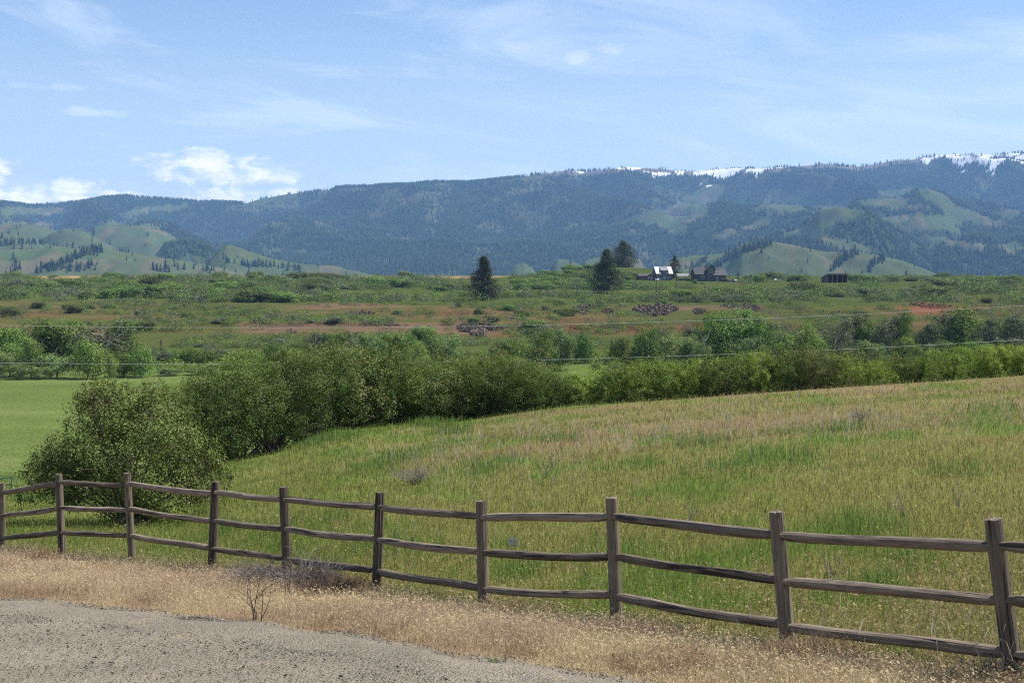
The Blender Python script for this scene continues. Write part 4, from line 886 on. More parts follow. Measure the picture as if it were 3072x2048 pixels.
# bare twiggy shrub in front of the row, right of centre
def dead_plant(name, loc, hgt, spread, n, mat, seed, thick=.006, droop=.0):
    q = random.Random(seed); mb = MB()
    for k in range(n):
        a = q.uniform(0, 6.283); r1 = spread*q.uniform(.2, 1); hh = hgt*q.uniform(.5, 1); p0 = Vector((q.gauss(0, .03), q.gauss(0, .03), -.03)); p3 = Vector((r1*math.cos(a), r1*math.sin(a)*.7, hh*(1-droop*q.random())))
        p1 = p0.lerp(p3, .35)+Vector((q.gauss(0, .05), q.gauss(0, .05), .08*hgt))*spread; p2 = p0.lerp(p3, .7)+Vector((q.gauss(0, .08), q.gauss(0, .05), q.gauss(.05, .05)))*spread
        mb.tube([p0, p1, p2, p3], [thick, thick*.8, thick*.55, thick*.25], 4, False)
        for j in range(3):
            s = p1.lerp(p3, q.random()); e = s+Vector((q.gauss(0, .22), q.gauss(0, .15), q.uniform(.02, .28)))*spread; mb.tube([s, s.lerp(e, .5)+Vector((0, 0, .02)), e], [thick*.5, thick*.4, thick*.2], 3, False)
    o = mb.obj(name, mat); o.location = loc; return o
for (u, v, hgt, sprd, n, mat, th, lab, dr) in [
        (255.5, 621, .62, .6, 7, 'twig_dark', .006, 'dark bare forked twig growing from the dry verge near the road', .1),
        (258, 590, .45, .6, 130, 'twig_grey', .005, 'grey tangle of dead brush left of the post in the dry verge', .55), (272, 588, .50, .45, 110, 'twig', .006, 'brown matted dead brush leaning by the fence post', .5),
        (312, 594, .62, .6, 170, 'twig_grey', .006, 'grey heap of broken branches under the bottom rail', .55), (330, 600, .40, .5, 110, 'twig_dark', .005, 'dark reddish dead brush at the end of the branch heap', .4),
        (291, 604, .85, .16, 3, 'twig_dark', .006, 'thin upright dead stalk in front of the branch heap', .05), (377, 632, .10, .45, 6, 'twig_dark', .006, 'fallen dark twig lying on the dry verge by the road', .6),
        (1000, 690, .42, .45, 70, 'twig_grey', .004, 'grey dead brush around the foot of the rightmost post', .45), (415, 484, .50, .75, 60, 'twig_grey', .006, 'pale grey dead shrub low in the field behind the fence', .4),
        (546, 478, .65, .25, 6, 'twig', .007, 'tall brown dead weed standing alone in the middle of the field', .1), (553, 466, .5, .3, 5, 'twig', .007, 'branching brown dead weed beside the tall one in mid-field', .2), (905, 520, .55, .25, 7, 'twig_grey', .005, 'pale dead thistle stalk in the field near the right posts', .2),
        (960, 512, .6, .28, 7, 'twig_grey', .005, 'forked pale dead stalk in the field left of the rightmost post', .2), (690, 530, .6, .22, 7, 'twig_grey', .005, 'pale dead stalk in the field between two middle posts', .2), (835, 590, .55, .25, 8, 'twig_grey', .006, 'short pale dead stalk behind the middle rail near the right', .25), (860, 422, .6, .5, 22, 'twig_grey', .009, 'sprawling pale dead weed high in the right of the field', .35), (520, 640, .22, .35, 10, 'twig', .004, 'small brown dry twig tuft on the verge below the fence', .4)]:
    X, Y, Z = hit(u, v, 9.0); tag(dead_plant('dead_brush' if n > 20 else 'dead_stalk', (X, Y, Z), hgt, sprd, n, M[mat], int(u*7), th, dr), lab, 'dead brush' if n > 20 else 'dead stalk')
yy = float(crest_y(850))+.8; xx = PX(850, yy); tag(dead_plant('dead_stalk', (xx, yy, float(H(xx, yy))), 1.1, .5, 8, M['twig'], 4, .012, .1), 'bare dead sapling in front of the shrub row at right', 'dead sapling')
# dried grass clump beside a post, and a purple lupine
for (u, v, w_, n, nm, lab) in [(815, 668, .45, 900, 'dry_grass_clump', 'bent tan clump of dry bunchgrass at the foot of the second post from the right'), (42, 566, .3, 400, 'dry_grass_clump', 'reddish brown clump of dry grass left of a fence post'), (352, 596, .35, 500, 'dry_grass_clump', 'reddish brown dry grass clump between two posts near the branch heap')]:
    X, Y, Z = hit(u, v, 9.0); pl_ = Pile(); x = X+rng.normal(0, w_*.5, n); y = Y+rng.normal(0, w_*.3, n); c0 = np.array((.40, .29, .175)) if u > 700 else np.array((.27, .15, .10))
    pl_.add(*blades(np.stack([x, y, H(x, y)], -1), rng.uniform(.18, .42, n), np.full(n, .005), rng.uniform(.3, .98, n), rng.uniform(0, 6.283, n), jit(np.repeat(c0[None], n, 0), .25)))
    tag(pl_.obj(nm, M['grass']), lab, 'grass clump')
X, Y, Z = hit(513, 560, 12.0); lp = empty('lupine', (X, Y, Z), label='small purple lupine flower standing in the grass behind the middle rail', cat='wildflower'); lp.scale = (.55, .55, .8)
mb = MB()
for k in range(5): mb.tube([(0, 0, 0), ((k-2)*.03, .01*k, .2), ((k-2)*.05, .02*k, .34+.03*(k % 3))], [.005, .004, .002], 4, False)
mb.obj('stem', M['shrub_green'], lp); mb = MB(); q = random.Random(4)
for k in range(5):
    for j in range(14): mb.tube([((k-2)*.05+q.gauss(0, .010), .02*k, .26+j*.011), ((k-2)*.05+q.gauss(0, .018), .02*k-.02, .27+j*.011)], [.008, .004], 4)
mb.obj('flower_spike', m_plain('lupine_purple', (.22, .17, .45)), lp)
# low green railing far left
gm_ = m_plain('green_paint', (.03, .12, .085), .5, .15)
X, Y, Z = PX(6, 72.0), 72.0, float(H(PX(6, 72.0), 72.0)); rl = empty('pipe_railing', (X, Y, Z), label='low green metal pipe railing beside the dirt lane at far left', cat='railing')
wr = .3; hz_ = PZ(476, 72)-Z
for nm, zt in (('top_bar', hz_), ('middle_bar', hz_*.45)):
    mb = MB(); mb.tube([(-3.2, -1.2, zt-.55), (wr, 0, zt)], .028, 8); mb.obj(nm, gm_, rl)
for px in (-3.2, -1.6, -.35, wr-.02):
    t_ = (px-wr)/(-3.2-wr); mb = MB(); mb.tube([(px, -1.2*t_, -.3-.55*t_), (px, -1.2*t_, hz_-.55*t_)], .026, 8); mb.obj('upright', gm_, rl)

# ------------------------------------------------------------------ trees along the creek
rng = np.random.default_rng(31)
def crown_mesh(seed, mat, n, shape, leaf):
    """crown one unit high from the ground, half width 0.5"""
    r_ = np.random.default_rng(seed); lobes = []
    if shape == 'round':
        lobes.append((0, 0, .52, .36, .36, .42)); k = 14
        for i in range(k):
            a = r_.uniform(0, 6.283); zc = r_.uniform(.16, .86); q = .36*math.sqrt(max(.05, 1-((zc-.55)/.5)**2)); s = r_.uniform(.12, .20); lobes.append((q*math.cos(a), q*math.sin(a), zc, s, s, s*.9))
    elif shape == 'tall':
        for i in range(13):
            zc = .12+.80*i/12; q = .22*math.sin(min(1, (1.05-zc)*1.6)*1.5); a = r_.uniform(0, 6.283); s = (.15+.15*math.sin(min(1.0, (1.08-zc)*1.5)*1.57))*r_.uniform(.8, 1.15); lobes.append((q*math.cos(a), q*math.sin(a), min(zc, 1-s*.8), s, s, s*.95))
    else:
        for i in range(15):
            a = r_.uniform(0, 6.283); zc = r_.uniform(.42, .88); q = r_.uniform(.12, .42); s = r_.uniform(.10, .18); lobes.append((q*math.cos(a), q*math.sin(a), zc-.25*q*q*4*.4, s, s, s*.8))
    P, d = lobe_points(lobes, n, r_, .35, 8, .03)
    Nn = d*.75+r_.normal(0, .4, (len(P), 3)); Nn[:, 2] += .3; sz = r_.uniform(.6, 1.3, len(P)); V, q = leaf_cloud(P, Nn, leaf*sz, leaf*.6*sz, r_)
    return np_mesh('crown', V, [q], mat), lobes
def trunk_mesh(seed, lobes, mat, thick=.022):
    q = random.Random(seed); mb = MB(); top = Vector((q.uniform(-.04, .04), q.uniform(-.04, .04), .45))
    mb.tube([(0, 0, -.04), (q.uniform(-.01, .01), 0, .2), top, (top.x*1.2, top.y, .75)], [thick*1.2, thick*.95, thick*.7, thick*.25], 7)
    for lb in lobes[:12]:
        s = Vector((0, 0, q.uniform(.18, .45))); e = Vector(lb[:3]); mb.tube([s, s.lerp(e, .5)+Vector((0, 0, .03)), e], [thick*.45, thick*.3, thick*.12], 5, False)
        for j in range(3): e2 = e+Vector((q.gauss(0, 1)*lb[3], q.gauss(0, 1)*lb[4], abs(q.gauss(0, .9))*lb[5])); mb.tube([e, e2], [thick*.13, thick*.05], 3, False)
    return mb.mesh('trunk', mat)
TK = {}
for nm, mat, bark, shape, n, seeds in (('cotton', 'leaf_tree', 'bark', 'round', 8000, (1, 2, 3)), ('poplar', 'leaf_poplar', 'bark_pale', 'tall', 7000, (4, 5)), ('dtall', 'leaf_tree', 'bark', 'tall', 7000, (6, 7)), ('willow', 'leaf_willow', 'bark_pale', 'round', 7500, (8, 9)), ('old', 'leaf_dusk', 'bark_pale', 'spread', 4200, (10, 11)), ('oldround', 'leaf_dusk', 'bark_pale', 'round', 6000, (12, 13)), ('snag', 'leaf_dusk', 'bark', 'spread', 1500, (14,))):
    TK[nm] = []
    for s in seeds:
        me, lb = crown_mesh(s, M[mat], n, shape, .036); TK[nm].append((me, trunk_mesh(s, lb, M[bark], .022 if shape != 'spread' else .03)))
TREES = [  # u, top, foot, half width, distance, kind, label
 (12, 327, 377, 17, 300, 'cotton', 'dark round cottonwood at the left end of the creek trees'), (34, 319, 366, 22, 318, 'cotton', 'tall dark cottonwood, second in the left grove'), (63, 321, 366, 20, 322, 'cotton', 'dark cottonwood with pale trunk left of the old bare-limbed tree'), (48, 324, 362, 16, 330, 'dtall', 'dark cottonwood wedged between the two tallest of the left grove'),
 (10, 346, 378, 13, 282, 'poplar', 'small light green poplar at the left edge of the meadow'), (31, 342, 380, 11, 280, 'poplar', 'slim light green poplar in front of the left grove'), (57, 356, 380, 17, 278, 'willow', 'rounded low willow at the meadow edge'), (88, 343, 380, 17, 276, 'poplar', 'broad pale poplar standing out at the meadow edge'),
 (107, 318, 364, 23, 312, 'snag', 'old dark tree with bare drooping limbs and thin crown'), (122, 322, 366, 14, 325, 'dtall', 'dark green tree close behind the old bare-limbed tree'), (124, 355, 378, 12, 282, 'dtall', 'small dark green tree between two pale poplars'), (141, 346, 378, 12, 279, 'poplar', 'pale poplar at the right end of the meadow-edge group'), (109, 356, 379, 6, 277, 'poplar', 'sapling-sized poplar between larger meadow-edge trees'),
 (2, 352, 382, 12, 276, 'willow', 'grey willow bush cut by the left edge of the photo'), (22, 366, 382, 12, 274, 'willow', 'low grey-green willow at the meadow edge, far left'), (42, 368, 381, 9, 274, 'willow', 'small low willow in front of the slim poplar'),
 (160, 346, 370, 14, 318, 'oldround', 'low dull tree right of the meadow-edge poplars'), (178, 347, 371, 16, 322, 'cotton', 'low dark cottonwood in the dip above the meadow'), (198, 346, 371, 15, 318, 'cotton', 'dark low tree left of the shrub row top'), (214, 343, 371, 13, 324, 'oldround', 'dull low tree just behind the left shrub row'), (170, 367, 377, 14, 284, 'willow', 'pale grey willow thicket at the end of the meadow'), (198, 366, 376, 13, 286, 'willow', 'pale grey willow clump near the shrub row'),
 (276, 339, 366, 12, 310, 'cotton', 'dark rounded tree top behind the tallest shrubs'), (315, 329, 368, 13, 312, 'old', 'dull tree with a dead white limb behind the shrub row'), (333, 331, 368, 15, 315, 'cotton', 'dark tree second right of the dead white limb'), (352, 330, 368, 15, 318, 'oldround', 'greyish tree behind the shrub row, below the bare bench'),
 (372, 331, 367, 14, 312, 'willow', 'silvery cottonwood left of centre behind the shrub row'), (392, 330, 366, 15, 316, 'cotton', 'green cottonwood in the wind-blown group left of centre'), (408, 334, 366, 12, 312, 'poplar', 'light green poplar in the wind-blown group left of centre'), (429, 332, 366, 13, 308, 'dtall', 'upright dark cottonwood left of the rock outcrop'), (448, 333, 366, 16, 312, 'willow', 'silvery cottonwood below the rock outcrop'), (420, 341, 368, 12, 304, 'poplar', 'short light poplar between two taller cottonwoods below the outcrop'),
 (503, 338, 374, 14, 300, 'willow', 'leafy silvery tree right of the rock outcrop'), (521, 335, 376, 18, 298, 'cotton', 'broad cottonwood left of the wind-bent tall one'), (547, 328, 378, 15, 296, 'dtall', 'tall cottonwood standing by the meadow gap'), (560, 327, 372, 15, 300, 'willow', 'tall wind-bent silvery cottonwood by the meadow gap'), (585, 331, 361, 12, 318, 'dtall', 'isolated dark oval tree on the green flat'), (573, 342, 362, 8, 320, 'oldround', 'small dull tree touching the isolated oval tree'),
 (622, 336, 362, 13, 314, 'dtall', 'dark rounded tree left of the thin pole by the flat'), (645, 323, 364, 16, 312, 'cotton', 'tall cottonwood in front of the dark basalt cliff'), (661, 328, 358, 12, 326, 'oldround', 'dull tree right of the one below the basalt cliff'), (598, 362, 374, 10, 292, 'poplar', 'round light green bush-like poplar by the meadow gap'),
 (676, 334, 360, 18, 300, 'willow', 'silvery wind-blown willow above the middle of the shrub row'), (697, 338, 360, 14, 298, 'willow', 'pale willow at the foot of the big round-topped tree'), (716, 311, 356, 22, 318, 'dtall', 'left part of the big rounded tree right of centre'), (738, 306, 356, 28, 322, 'cotton', 'big round-topped cottonwood, tallest right of centre'), (762, 318, 356, 20, 320, 'cotton', 'right shoulder tree of the big round-topped cottonwood'),
 (747, 336, 358, 15, 302, 'willow', 'pale feathery willow below the big round-topped cottonwood'), (780, 330, 358, 18, 306, 'poplar', 'bright green tree right of the big round-topped cottonwood'), (806, 325, 357, 18, 308, 'poplar', 'bright green rounded tree left of the dull wood at right'), (838, 316, 356, 17, 318, 'oldround', 'dull green tree at the left of the dense wood at right'), (855, 322, 356, 14, 322, 'old', 'thin-crowned tree with bare pale branches at right'), (868, 318, 356, 15, 320, 'cotton', 'dark green tree in the dense wood at right'),
 (886, 314, 356, 18, 318, 'oldround', 'dull rounded tree in the middle of the wood at right'), (907, 309, 358, 11, 316, 'dtall', 'narrow dark tree rising from the wood at right'), (926, 321, 356, 15, 320, 'old', 'grey-branched thin tree right of the narrow dark one'), (905, 336, 362, 15, 300, 'dtall', 'dark tree low in front of the narrow dark one'), (947, 312, 356, 18, 322, 'oldround', 'dull tree left of the tall one near the right edge'), (962, 305, 356, 20, 320, 'dtall', 'tallest tree of the wood near the right edge'),
 (985, 316, 356, 16, 318, 'old', 'tree with pale bare trunks near the right edge'), (1002, 313, 356, 18, 322, 'oldround', 'dull rounded tree beside the right edge'), (1024, 316, 356, 18, 318, 'oldround', 'dull tree cut by the right edge of the photo'), (1050, 314, 356, 18, 320, 'oldround', 'dull tree just past the right edge'), (872, 340, 362, 15, 296, 'willow', 'pale yellowish willow between shrub row and wood at right'), (945, 340, 360, 17, 300, 'dtall', 'dark green tree low in the wood near the right edge'), (980, 338, 360, 16, 300, 'cotton', 'leafy dark tree low at the right side of the wood'), (1012, 336, 358, 16, 302, 'oldround', 'dull leafy tree low beside the right edge'), (818, 338, 360, 15, 300, 'dtall', 'dark green tree low at the left side of the wood'), (850, 338, 360, 13, 302, 'oldround', 'dull low tree between bright and dark ones at right'), (925, 344, 362, 14, 296, 'cotton', 'dark leafy tree just above the shrub row at right')]
for (u, vt, vf, hw, d, kd, lab) in TREES:
    if u < 150: hw *= 1.38 if vf < 368 else 1.2; vt -= 4.0 if vf < 368 else 2.5
    x = PX(u, d); z = float(H(x, d)); ht = PZ(vt, d)-z; wd = 2*hw*d/F
    cm, tm = TK[kd][rng.integers(len(TK[kd]))]
    o = empty('creek_tree', (x, d, z), rng.uniform(0, 6.28), label=lab, cat='tree', group='trees along the creek below the bluff'); o.scale = (wd*1.12, wd*1.12, ht)
    link('crown', cm, o); link('trunk', tm, o)
# tangled undergrowth along the foot of the creek trees
n = 1500; uu_ = rng.uniform(-120, 1150, n); dd_ = rng.uniform(284, 338, n); ok = ~((uu_ > 538) & (uu_ < 612) & (dd_ < 312)) & ((uu_ > 250) | (dd_ > 296) | (rng.random(n) < .25)); uu_, dd_ = uu_[ok], dd_[ok]; x = (uu_-CX)/F*dd_; z = H(x, dd_); rr_ = rng.uniform(.7, 2.2, len(x))
m_ = 90; P = np.repeat(np.stack([x, dd_, z], -1)[:, None], m_, 1); dv = rng.normal(0, 1, P.shape); dv /= np.linalg.norm(dv, axis=-1, keepdims=True); dv[..., 2] = np.abs(dv[..., 2]); P = P+dv*(0.35+.7*rng.random(P.shape[:2])**.6)[..., None]*rr_[:, None, None]*np.array((1.2, 1.2, 1.0)); P = P.reshape(-1, 3); dv = dv.reshape(-1, 3); s_ = np.repeat(rr_, m_)**.5
V, q = leaf_cloud(P, dv*.55+rng.normal(0, .5, dv.shape)+np.array((0, 0, .35)), s_*rng.uniform(.22, .42, len(P)), s_*rng.uniform(.13, .25, len(P)))
tag(link('creek_undergrowth', np_mesh('creek_undergrowth', V, [q], M['leaf_tree'])), 'tangled green undergrowth along the foot of the creek trees', 'undergrowth', kind='stuff')
# bare white snags
def snag(u, vt, d, ht, seed, lab, mat='bark_pale'):
    x = PX(u, d); zt = PZ(vt, d); q = random.Random(seed); mb = MB(); z0 = zt-ht
    mb.tube([(0, 0, 0), (q.gauss(0, .2), 0, ht*.5), (q.gauss(0, .4), 0, ht)], [.14, .10, .03], 6)
    for k in range(7):
        s = Vector((0, 0, ht*q.uniform(.35, .9))); a = q.uniform(0, 6.28); e = s+Vector((math.cos(a)*ht*.22, math.sin(a)*ht*.22, ht*q.uniform(.1, .3))); mb.tube([s, s.lerp(e, .5)+Vector((0, 0, .1)), e], [.05, .035, .015], 5, False)
    o = mb.obj('dead_tree', M[mat]); o.location = (x, d, z0); tag(o, lab, 'dead tree')
snag(776, 313, 316, 9, 5, 'bleached bare dead tree beside the big round-topped cottonwood'); snag(784, 316, 317, 8, 6, 'second bleached dead tree right of the round-topped cottonwood'); snag(315, 330, 309, 8, 7, 'dead white limb sticking out of the trees left of centre'); snag(835, 334, 300, 7, 9, 'bare grey dead tree above the shrub row at right'); snag(705, 330, 299, 8, 12, 'bare grey dead tree in the silvery willows')

# ------------------------------------------------------------------ pines on the slope
def pine_meshes(h, r, seed, shape='cone', bare=.08, n_b=150, per=26):
    q = np.random.default_rng(seed); P = []; Nn = []; mb = MB(); Vb = []
    mb.tube([(0, 0, -.5), (q.normal(0, .1), 0, h*.5), (0, 0, h*.97)], [h*.018, h*.012, h*.002], 7)
    for b in range(n_b):
        a = q.uniform(0, 6.283); t_ = (b+q.random())/n_b; z = h*(bare+(1-bare)*t_*.97)
        if shape == 'cone': rr = r*1.12*(1-t_)**.78*(0.55+0.45*min(1, t_*5+.3))
        elif shape == 'oval': rr = r*math.sin(min(1, .12+t_*.95)*math.pi)**.6
        else: rr = r*(1-t_)**.9
        rr *= q.uniform(.55, 1.15)*(0.55+0.85*float(fbm(np.array([a*.8+seed*9]), np.array([t_*7.0]), 2, seed)[0])); e = np.array((rr*math.cos(a), rr*math.sin(a), z+rr*q.uniform(-.18, .22))); s = np.array((0, 0, z-rr*.08))
        mb.tube([tuple(s), tuple(e)], [h*.004, h*.0012], 4, False)
        f = q.random(per)**.5; pts = s+(e-s)*f[:, None]+q.normal(0, .075*r, (per, 3))*(0.6+f[:, None]*.6); P.append(pts); Nn.append(q.normal(0, .7, (per, 3))+np.array((math.cos(a)*.3, math.sin(a)*.3, .5)))
    P = np.concatenate(P); Nn = np.concatenate(Nn); V, qd = leaf_cloud(P, Nn, q.uniform(.6, 1.2, len(P))*h*.040, q.uniform(.6, 1.0, len(P))*h*.019, q)
    return np_mesh('crown', V, [qd], M['needle']), mb.mesh('trunk', M['bark'])
def pine(name, u, vt, x, y, z, r, seed, shape, bare, lab, cat='pine tree', n_b=150, per=26):
    h = PZ(vt, y)-z; cm, tm = pine_meshes(h, r, seed, shape, bare, n_b, per); o = empty(name, (x, y, z), label=lab, cat=cat); link('crown', cm, o); link('trunk', tm, o); return o
X, Y, Z = hit(484, 300, 380); PINE1 = (484, 285); pine('pine_tree', 484, 256.5, X, Y, Z-.3, 20*Y/F, 3, 'cone', .04, 'lone tall dark pine left of the knoll, dense to the ground', n_b=150, per=66)
X, Y, Z = hit(607, 293.5, 380); pine('pine_tree', 607, 249.5, X, Y, Z-.3, 20*Y/F, 4, 'cone', .12, 'tall dark pine with bare lower trunk left of the houses', n_b=140, per=64)
Y = 925.0; X = PX(623, Y); pine('pine_tree', 623, 241.5, X, Y, float(H(X, Y)), 18*Y/F, 5, 'oval', .10, 'broad full-crowned pine on the knoll behind the other pine', n_b=180, per=60)
Y = 815.0; X = PX(674.5, Y); pine('pine_tree', 674.5, 255.5, X, Y, float(H(X, Y)), 8*Y/F, 6, 'oval', .04, 'slender tall pine between the cabin and the dark house', n_b=120, per=40)
Y = 790.0; X = PX(738, Y); pine('spruce_tree', 738, 272, X, Y, float(H(X, Y)), 3.7*Y/F, 7, 'spire', .03, 'small dark conical spruce right of the dark house', 'spruce', 70, 22)
X, Y, Z = hit(540, 297, 380); pine('juniper_tree', 540, 286.5, X, Y, Z-.2, 4*Y/F, 8, 'spire', .02, 'small dark juniper on the green slope between the two big pines', 'juniper', 60, 20)
X, Y, Z = hit(705, 293, 380); pine('juniper_tree', 705, 285, X, Y, Z-.2, 2.6*Y/F, 9, 'oval', .02, 'small brownish juniper on the slope below the dark house', 'juniper', 50, 18)

# ------------------------------------------------------------------ rocks
def outcrop(spots, n, lab, mat, seed, smin=.5, smax=1.7, name='rock_outcrop', ymin=330):
    """angular broken columns and boulders jutting out of the bank, one outcrop per call"""
    q = np.random.default_rng(seed); mb = MB(); pts = []
    for k in range(int(n*2.1)):
        (u, v, ru, rv) = spots[q.integers(len(spots))]; a = q.uniform(0, 6.283); r_ = math.sqrt(q.random()); X, Y, Z = hit(u+ru*r_*math.cos(a), v+rv*r_*math.sin(a), ymin); pts.append((X, Y, Z))
    c = np.mean(pts, 0)
    for (X, Y, Z) in pts:
        s = q.uniform(smin, smax)*.58; m_ = q.integers(4, 7); hh = s*q.uniform(.6, 1.5); an = q.uniform(0, 6.28); tx, ty = q.normal(0, .25, 2)*hh
        b = [(s*.6*q.uniform(.7, 1.2)*math.cos(an+6.283*j/m_), s*.6*q.uniform(.7, 1.2)*math.sin(an+6.283*j/m_)) for j in range(m_)]
        o = np.array((X, Y, Z))-c; vs = [(o[0]+p[0], o[1]+p[1], o[2]-s) for p in b]+[(o[0]+p[0]*.85+tx, o[1]+p[1]*.85+ty, o[2]+hh*q.uniform(.6, 1.2)-.2) for p in b]
        mb.add(vs, [tuple(range(m_, 2*m_))]+[(j, (j+1) % m_, m_+(j+1) % m_, m_+j) for j in range(m_)])
    for (X, Y, Z) in pts:                       # buried bedrock that ties the blocks together
        j = min(pts, key=lambda p: (p[0]-X)**2+(p[1]-Y)**2+(1e9 if p == (X, Y, Z) else 0)); a = np.array((X, Y, Z-.35))-c; b = (np.array(j)-c)-np.array((0, 0, .35))
        mb.tube([tuple(a), tuple(b)], [.3, .3], 4)
    ps = sorted(pts); mb.tube([tuple(np.array(p)-c-np.array((0, 0, .45))) for p in ps], .25, 4)
    o = mb.obj(name, mat); o.location = c; tag(o, lab, 'rock outcrop')
outcrop([(476, 326, 20, 2.0), (470, 329, 12, 3.5), (478, 333, 8, 3.5), (495, 328, 9, 2.0)], 230, 'dark basalt outcrop with hanging rubble above the creek trees near centre', M['rock'], 1, .5, 1.5)
outcrop([(645, 309, 13, 3.5), (664, 308, 14, 3.5), (655, 313, 14, 3), (672, 309, 6, 3)], 260, 'largest dark basalt cliff below the two utility poles', M['rock'], 2, .6, 1.8)
outcrop([(584, 311, 7, 4), (590, 306, 10, 2), (579, 308, 5, 2)], 90, 'grey rock slide on the bank below the pine with bare trunk', M['rock'], 3, .5, 1.2)
outcrop([(608, 311, 6, 2.5)], 40, 'small dark rock ledge left of the big basalt cliff', M['rock'], 4, .5, 1.2)
outcrop([(738, 306, 18, 2.5), (755, 308, 8, 3)], 150, 'broad grey rubble slope above the big round-topped cottonwood', M['rock'], 5, .5, 1.2)
outcrop([(698, 311, 6, 3)], 50, 'dark rock knob between the basalt cliff and the round-topped cottonwood', M['rock'], 6, .5, 1.4)
outcrop([(360, 313, 16, 1.8)], 80, 'low dark rock band under the bare reddish bench left of centre', M['rock'], 7, .4, 1.0)
outcrop([(292, 332, 5, 1.6)], 26, 'small dark rocks on the red slope above the left shrub row', M['rock'], 8, .4, 1.1)
outcrop([(425, 327, 10, 1.2), (395, 325, 14, 1.0)], 60, 'low broken rock ledge left of the central basalt outcrop', M['rock'], 9, .4, .9)
outcrop([(576, 327, 7, 1.5)], 36, 'reddish rock ledge right of the central basalt outcrop', M['rock_red'], 10, .4, 1.0)
outcrop([(935, 306, 16, 2.4), (918, 304, 8, 1.5)], 220, 'bright red rock rubble on the bank at right', M['rock_red'], 11, .4, 1.1)
outcrop([(975, 309, 9, 1.5)], 60, 'second smaller red rock patch right of the bright red rubble', M['rock_red'], 12, .4, 1.0)
outcrop([(838, 312, 6, 1.2)], 30, 'small grey stones in the green hollow at right', M['rock'], 13, .3, .8)

# ------------------------------------------------------------------ hillside shrubs
rng = np.random.default_rng(57)
SP = {}
for nm, mat, seeds in (('green', 'shrub_green', (21, 22, 23)), ('olive', 'shrub_olive', (24, 25, 26)), ('sage', 'shrub_sage', (27, 28))):
    SP[nm] = [shrub_mesh('hillside_shrub', s, M[mat], 8000, 10, (.052, .034), .58, .12, 6)[0] for s in seeds]
LMARK = [((484, 285), 'the lone tall pine'), ((607, 280), 'the pine with a bare lower trunk'), ((662, 278), 'the cabin with the metal roof'), ((712, 279), 'the dark house'), ((833, 279), 'the open-fronted shelter'), ((935, 306), 'the bright red rubble'), ((655, 311), 'the largest basalt cliff'), ((478, 330), 'the central basalt outcrop'),
         ((107, 322), 'the old bare-limbed tree'), ((738, 312), 'the big round-topped cottonwood'), ((340, 308), 'the bare reddish bench'), ((585, 345), 'the isolated oval tree'), ((20, 322), 'the left end of the creek trees'), ((1024, 300), 'the right edge of the photo'), ((0, 295), 'the left edge of the photo'), ((200, 285), 'the tan grass strip on the skyline'), ((540, 291), 'the small juniper between the pines'), ((907, 312), 'the narrow dark tree in the wood'), ((600, 266), 'the top of the knoll'), ((295, 332), 'the small rocks on the red slope'), ((360, 314), 'the low rock band')]
def where(u, v):
    (lu, lv), nm = min(LMARK, key=lambda L_: ((L_[0][0]-u)/1.6)**2+((L_[0][1]-v)*2.2)**2)
    dx_, dy_ = u-lu, (v-lv)*2.2
    if abs(dx_) > abs(dy_): rel = ('just ' if abs(dx_) < 22 else 'well ' if abs(dx_) > 70 else '')+('right of ' if dx_ > 0 else 'left of ')
    else: rel = ('just ' if abs(dy_) < 12 else 'far ' if abs(dy_) > 40 else '')+('below ' if dy_ > 0 else 'above ')
    return rel+nm
def bare_spot(u, v): return (280 < u < 452 and 304.5 < v < 312.5) or (235 < u < 505 and 322 < v < 339 and abs(v-331) < 6.5) or (u < 105 and 322 < v < 336) or (630 < u < 684 and 302 < v < 320) or (572 < u < 614 and 304 < v < 318) or (692 < u < 764 and 302 < v < 313) or (895 < u < 985 and 302 < v < 311)
def zone_density(u, v):
    n1 = fbm(np.array([u/70.0]), np.array([v/4.0]), 4, 403)[0]
    if v < 302: a = 0.95 if u < 480 else (0.55 if u < 560 else .8)
    elif v < 318: a = .30 if u < 340 else (.75 if 330 < u < 400 or 470 < u < 560 else .25)
    elif v < 346: a = .35 if u < 300 else (.45 if u < 560 else .22)
    else: a = .3
    if 280 < u < 455 and 302 < v < 314: a *= .25
    if 640 < u < 760 and 282 < v < 287: a *= .25
    return a*float(np.clip((n1-.36)*4.2, .05, 1))
cand = []
hand = [(162, 278, 271.5, 14, 'green'), (325, 278, 270.5, 20, 'olive'), (343, 278, 274, 9, 'olive'), (304, 280, 274.5, 6, 'green'), (255, 279, 273.5, 7, 'olive'), (6, 279, 275.5, 8, 'olive'), (82, 281, 277, 8, 'olive'), (110, 281, 276.5, 8, 'olive'), (183, 280, 277, 7, 'sage'), (270, 281, 273.5, 8, 'green'), (410, 287, 279, 8, 'olive'), (210, 279, 276, 6, 'olive'), (375, 278, 276.5, 6, 'olive'), (395, 279, 276.5, 5, 'olive'), (420, 279, 276.5, 5, 'olive'), (436, 279, 276.8, 5, 'olive'),
        (759, 281.5, 272.8, 7, 'green'), (779, 280, 271.3, 8, 'olive'), (792, 281, 273, 6, 'green'), (800, 281, 272, 9, 'green'), (804, 282, 276.5, 5, 'olive'), (846, 278, 271.5, 4, 'green'), (860, 281, 276, 7, 'olive'), (873, 280, 275, 8, 'olive'), (892, 281, 276, 9, 'olive'), (912, 281, 275.5, 8, 'olive'), (935, 282, 276, 9, 'sage'), (958, 281, 276, 8, 'olive'), (980, 282, 277, 9, 'olive'), (1003, 281, 275, 8, 'green'), (1020, 282, 276, 8, 'olive'),
        (695, 283, 278, 3, 'green'), (703, 283.3, 281, 3.2, 'green'), (752, 283, 281, 5, 'green'), (665, 305, 299, 3, 'green'), (602, 306, 298, 6, 'green')]
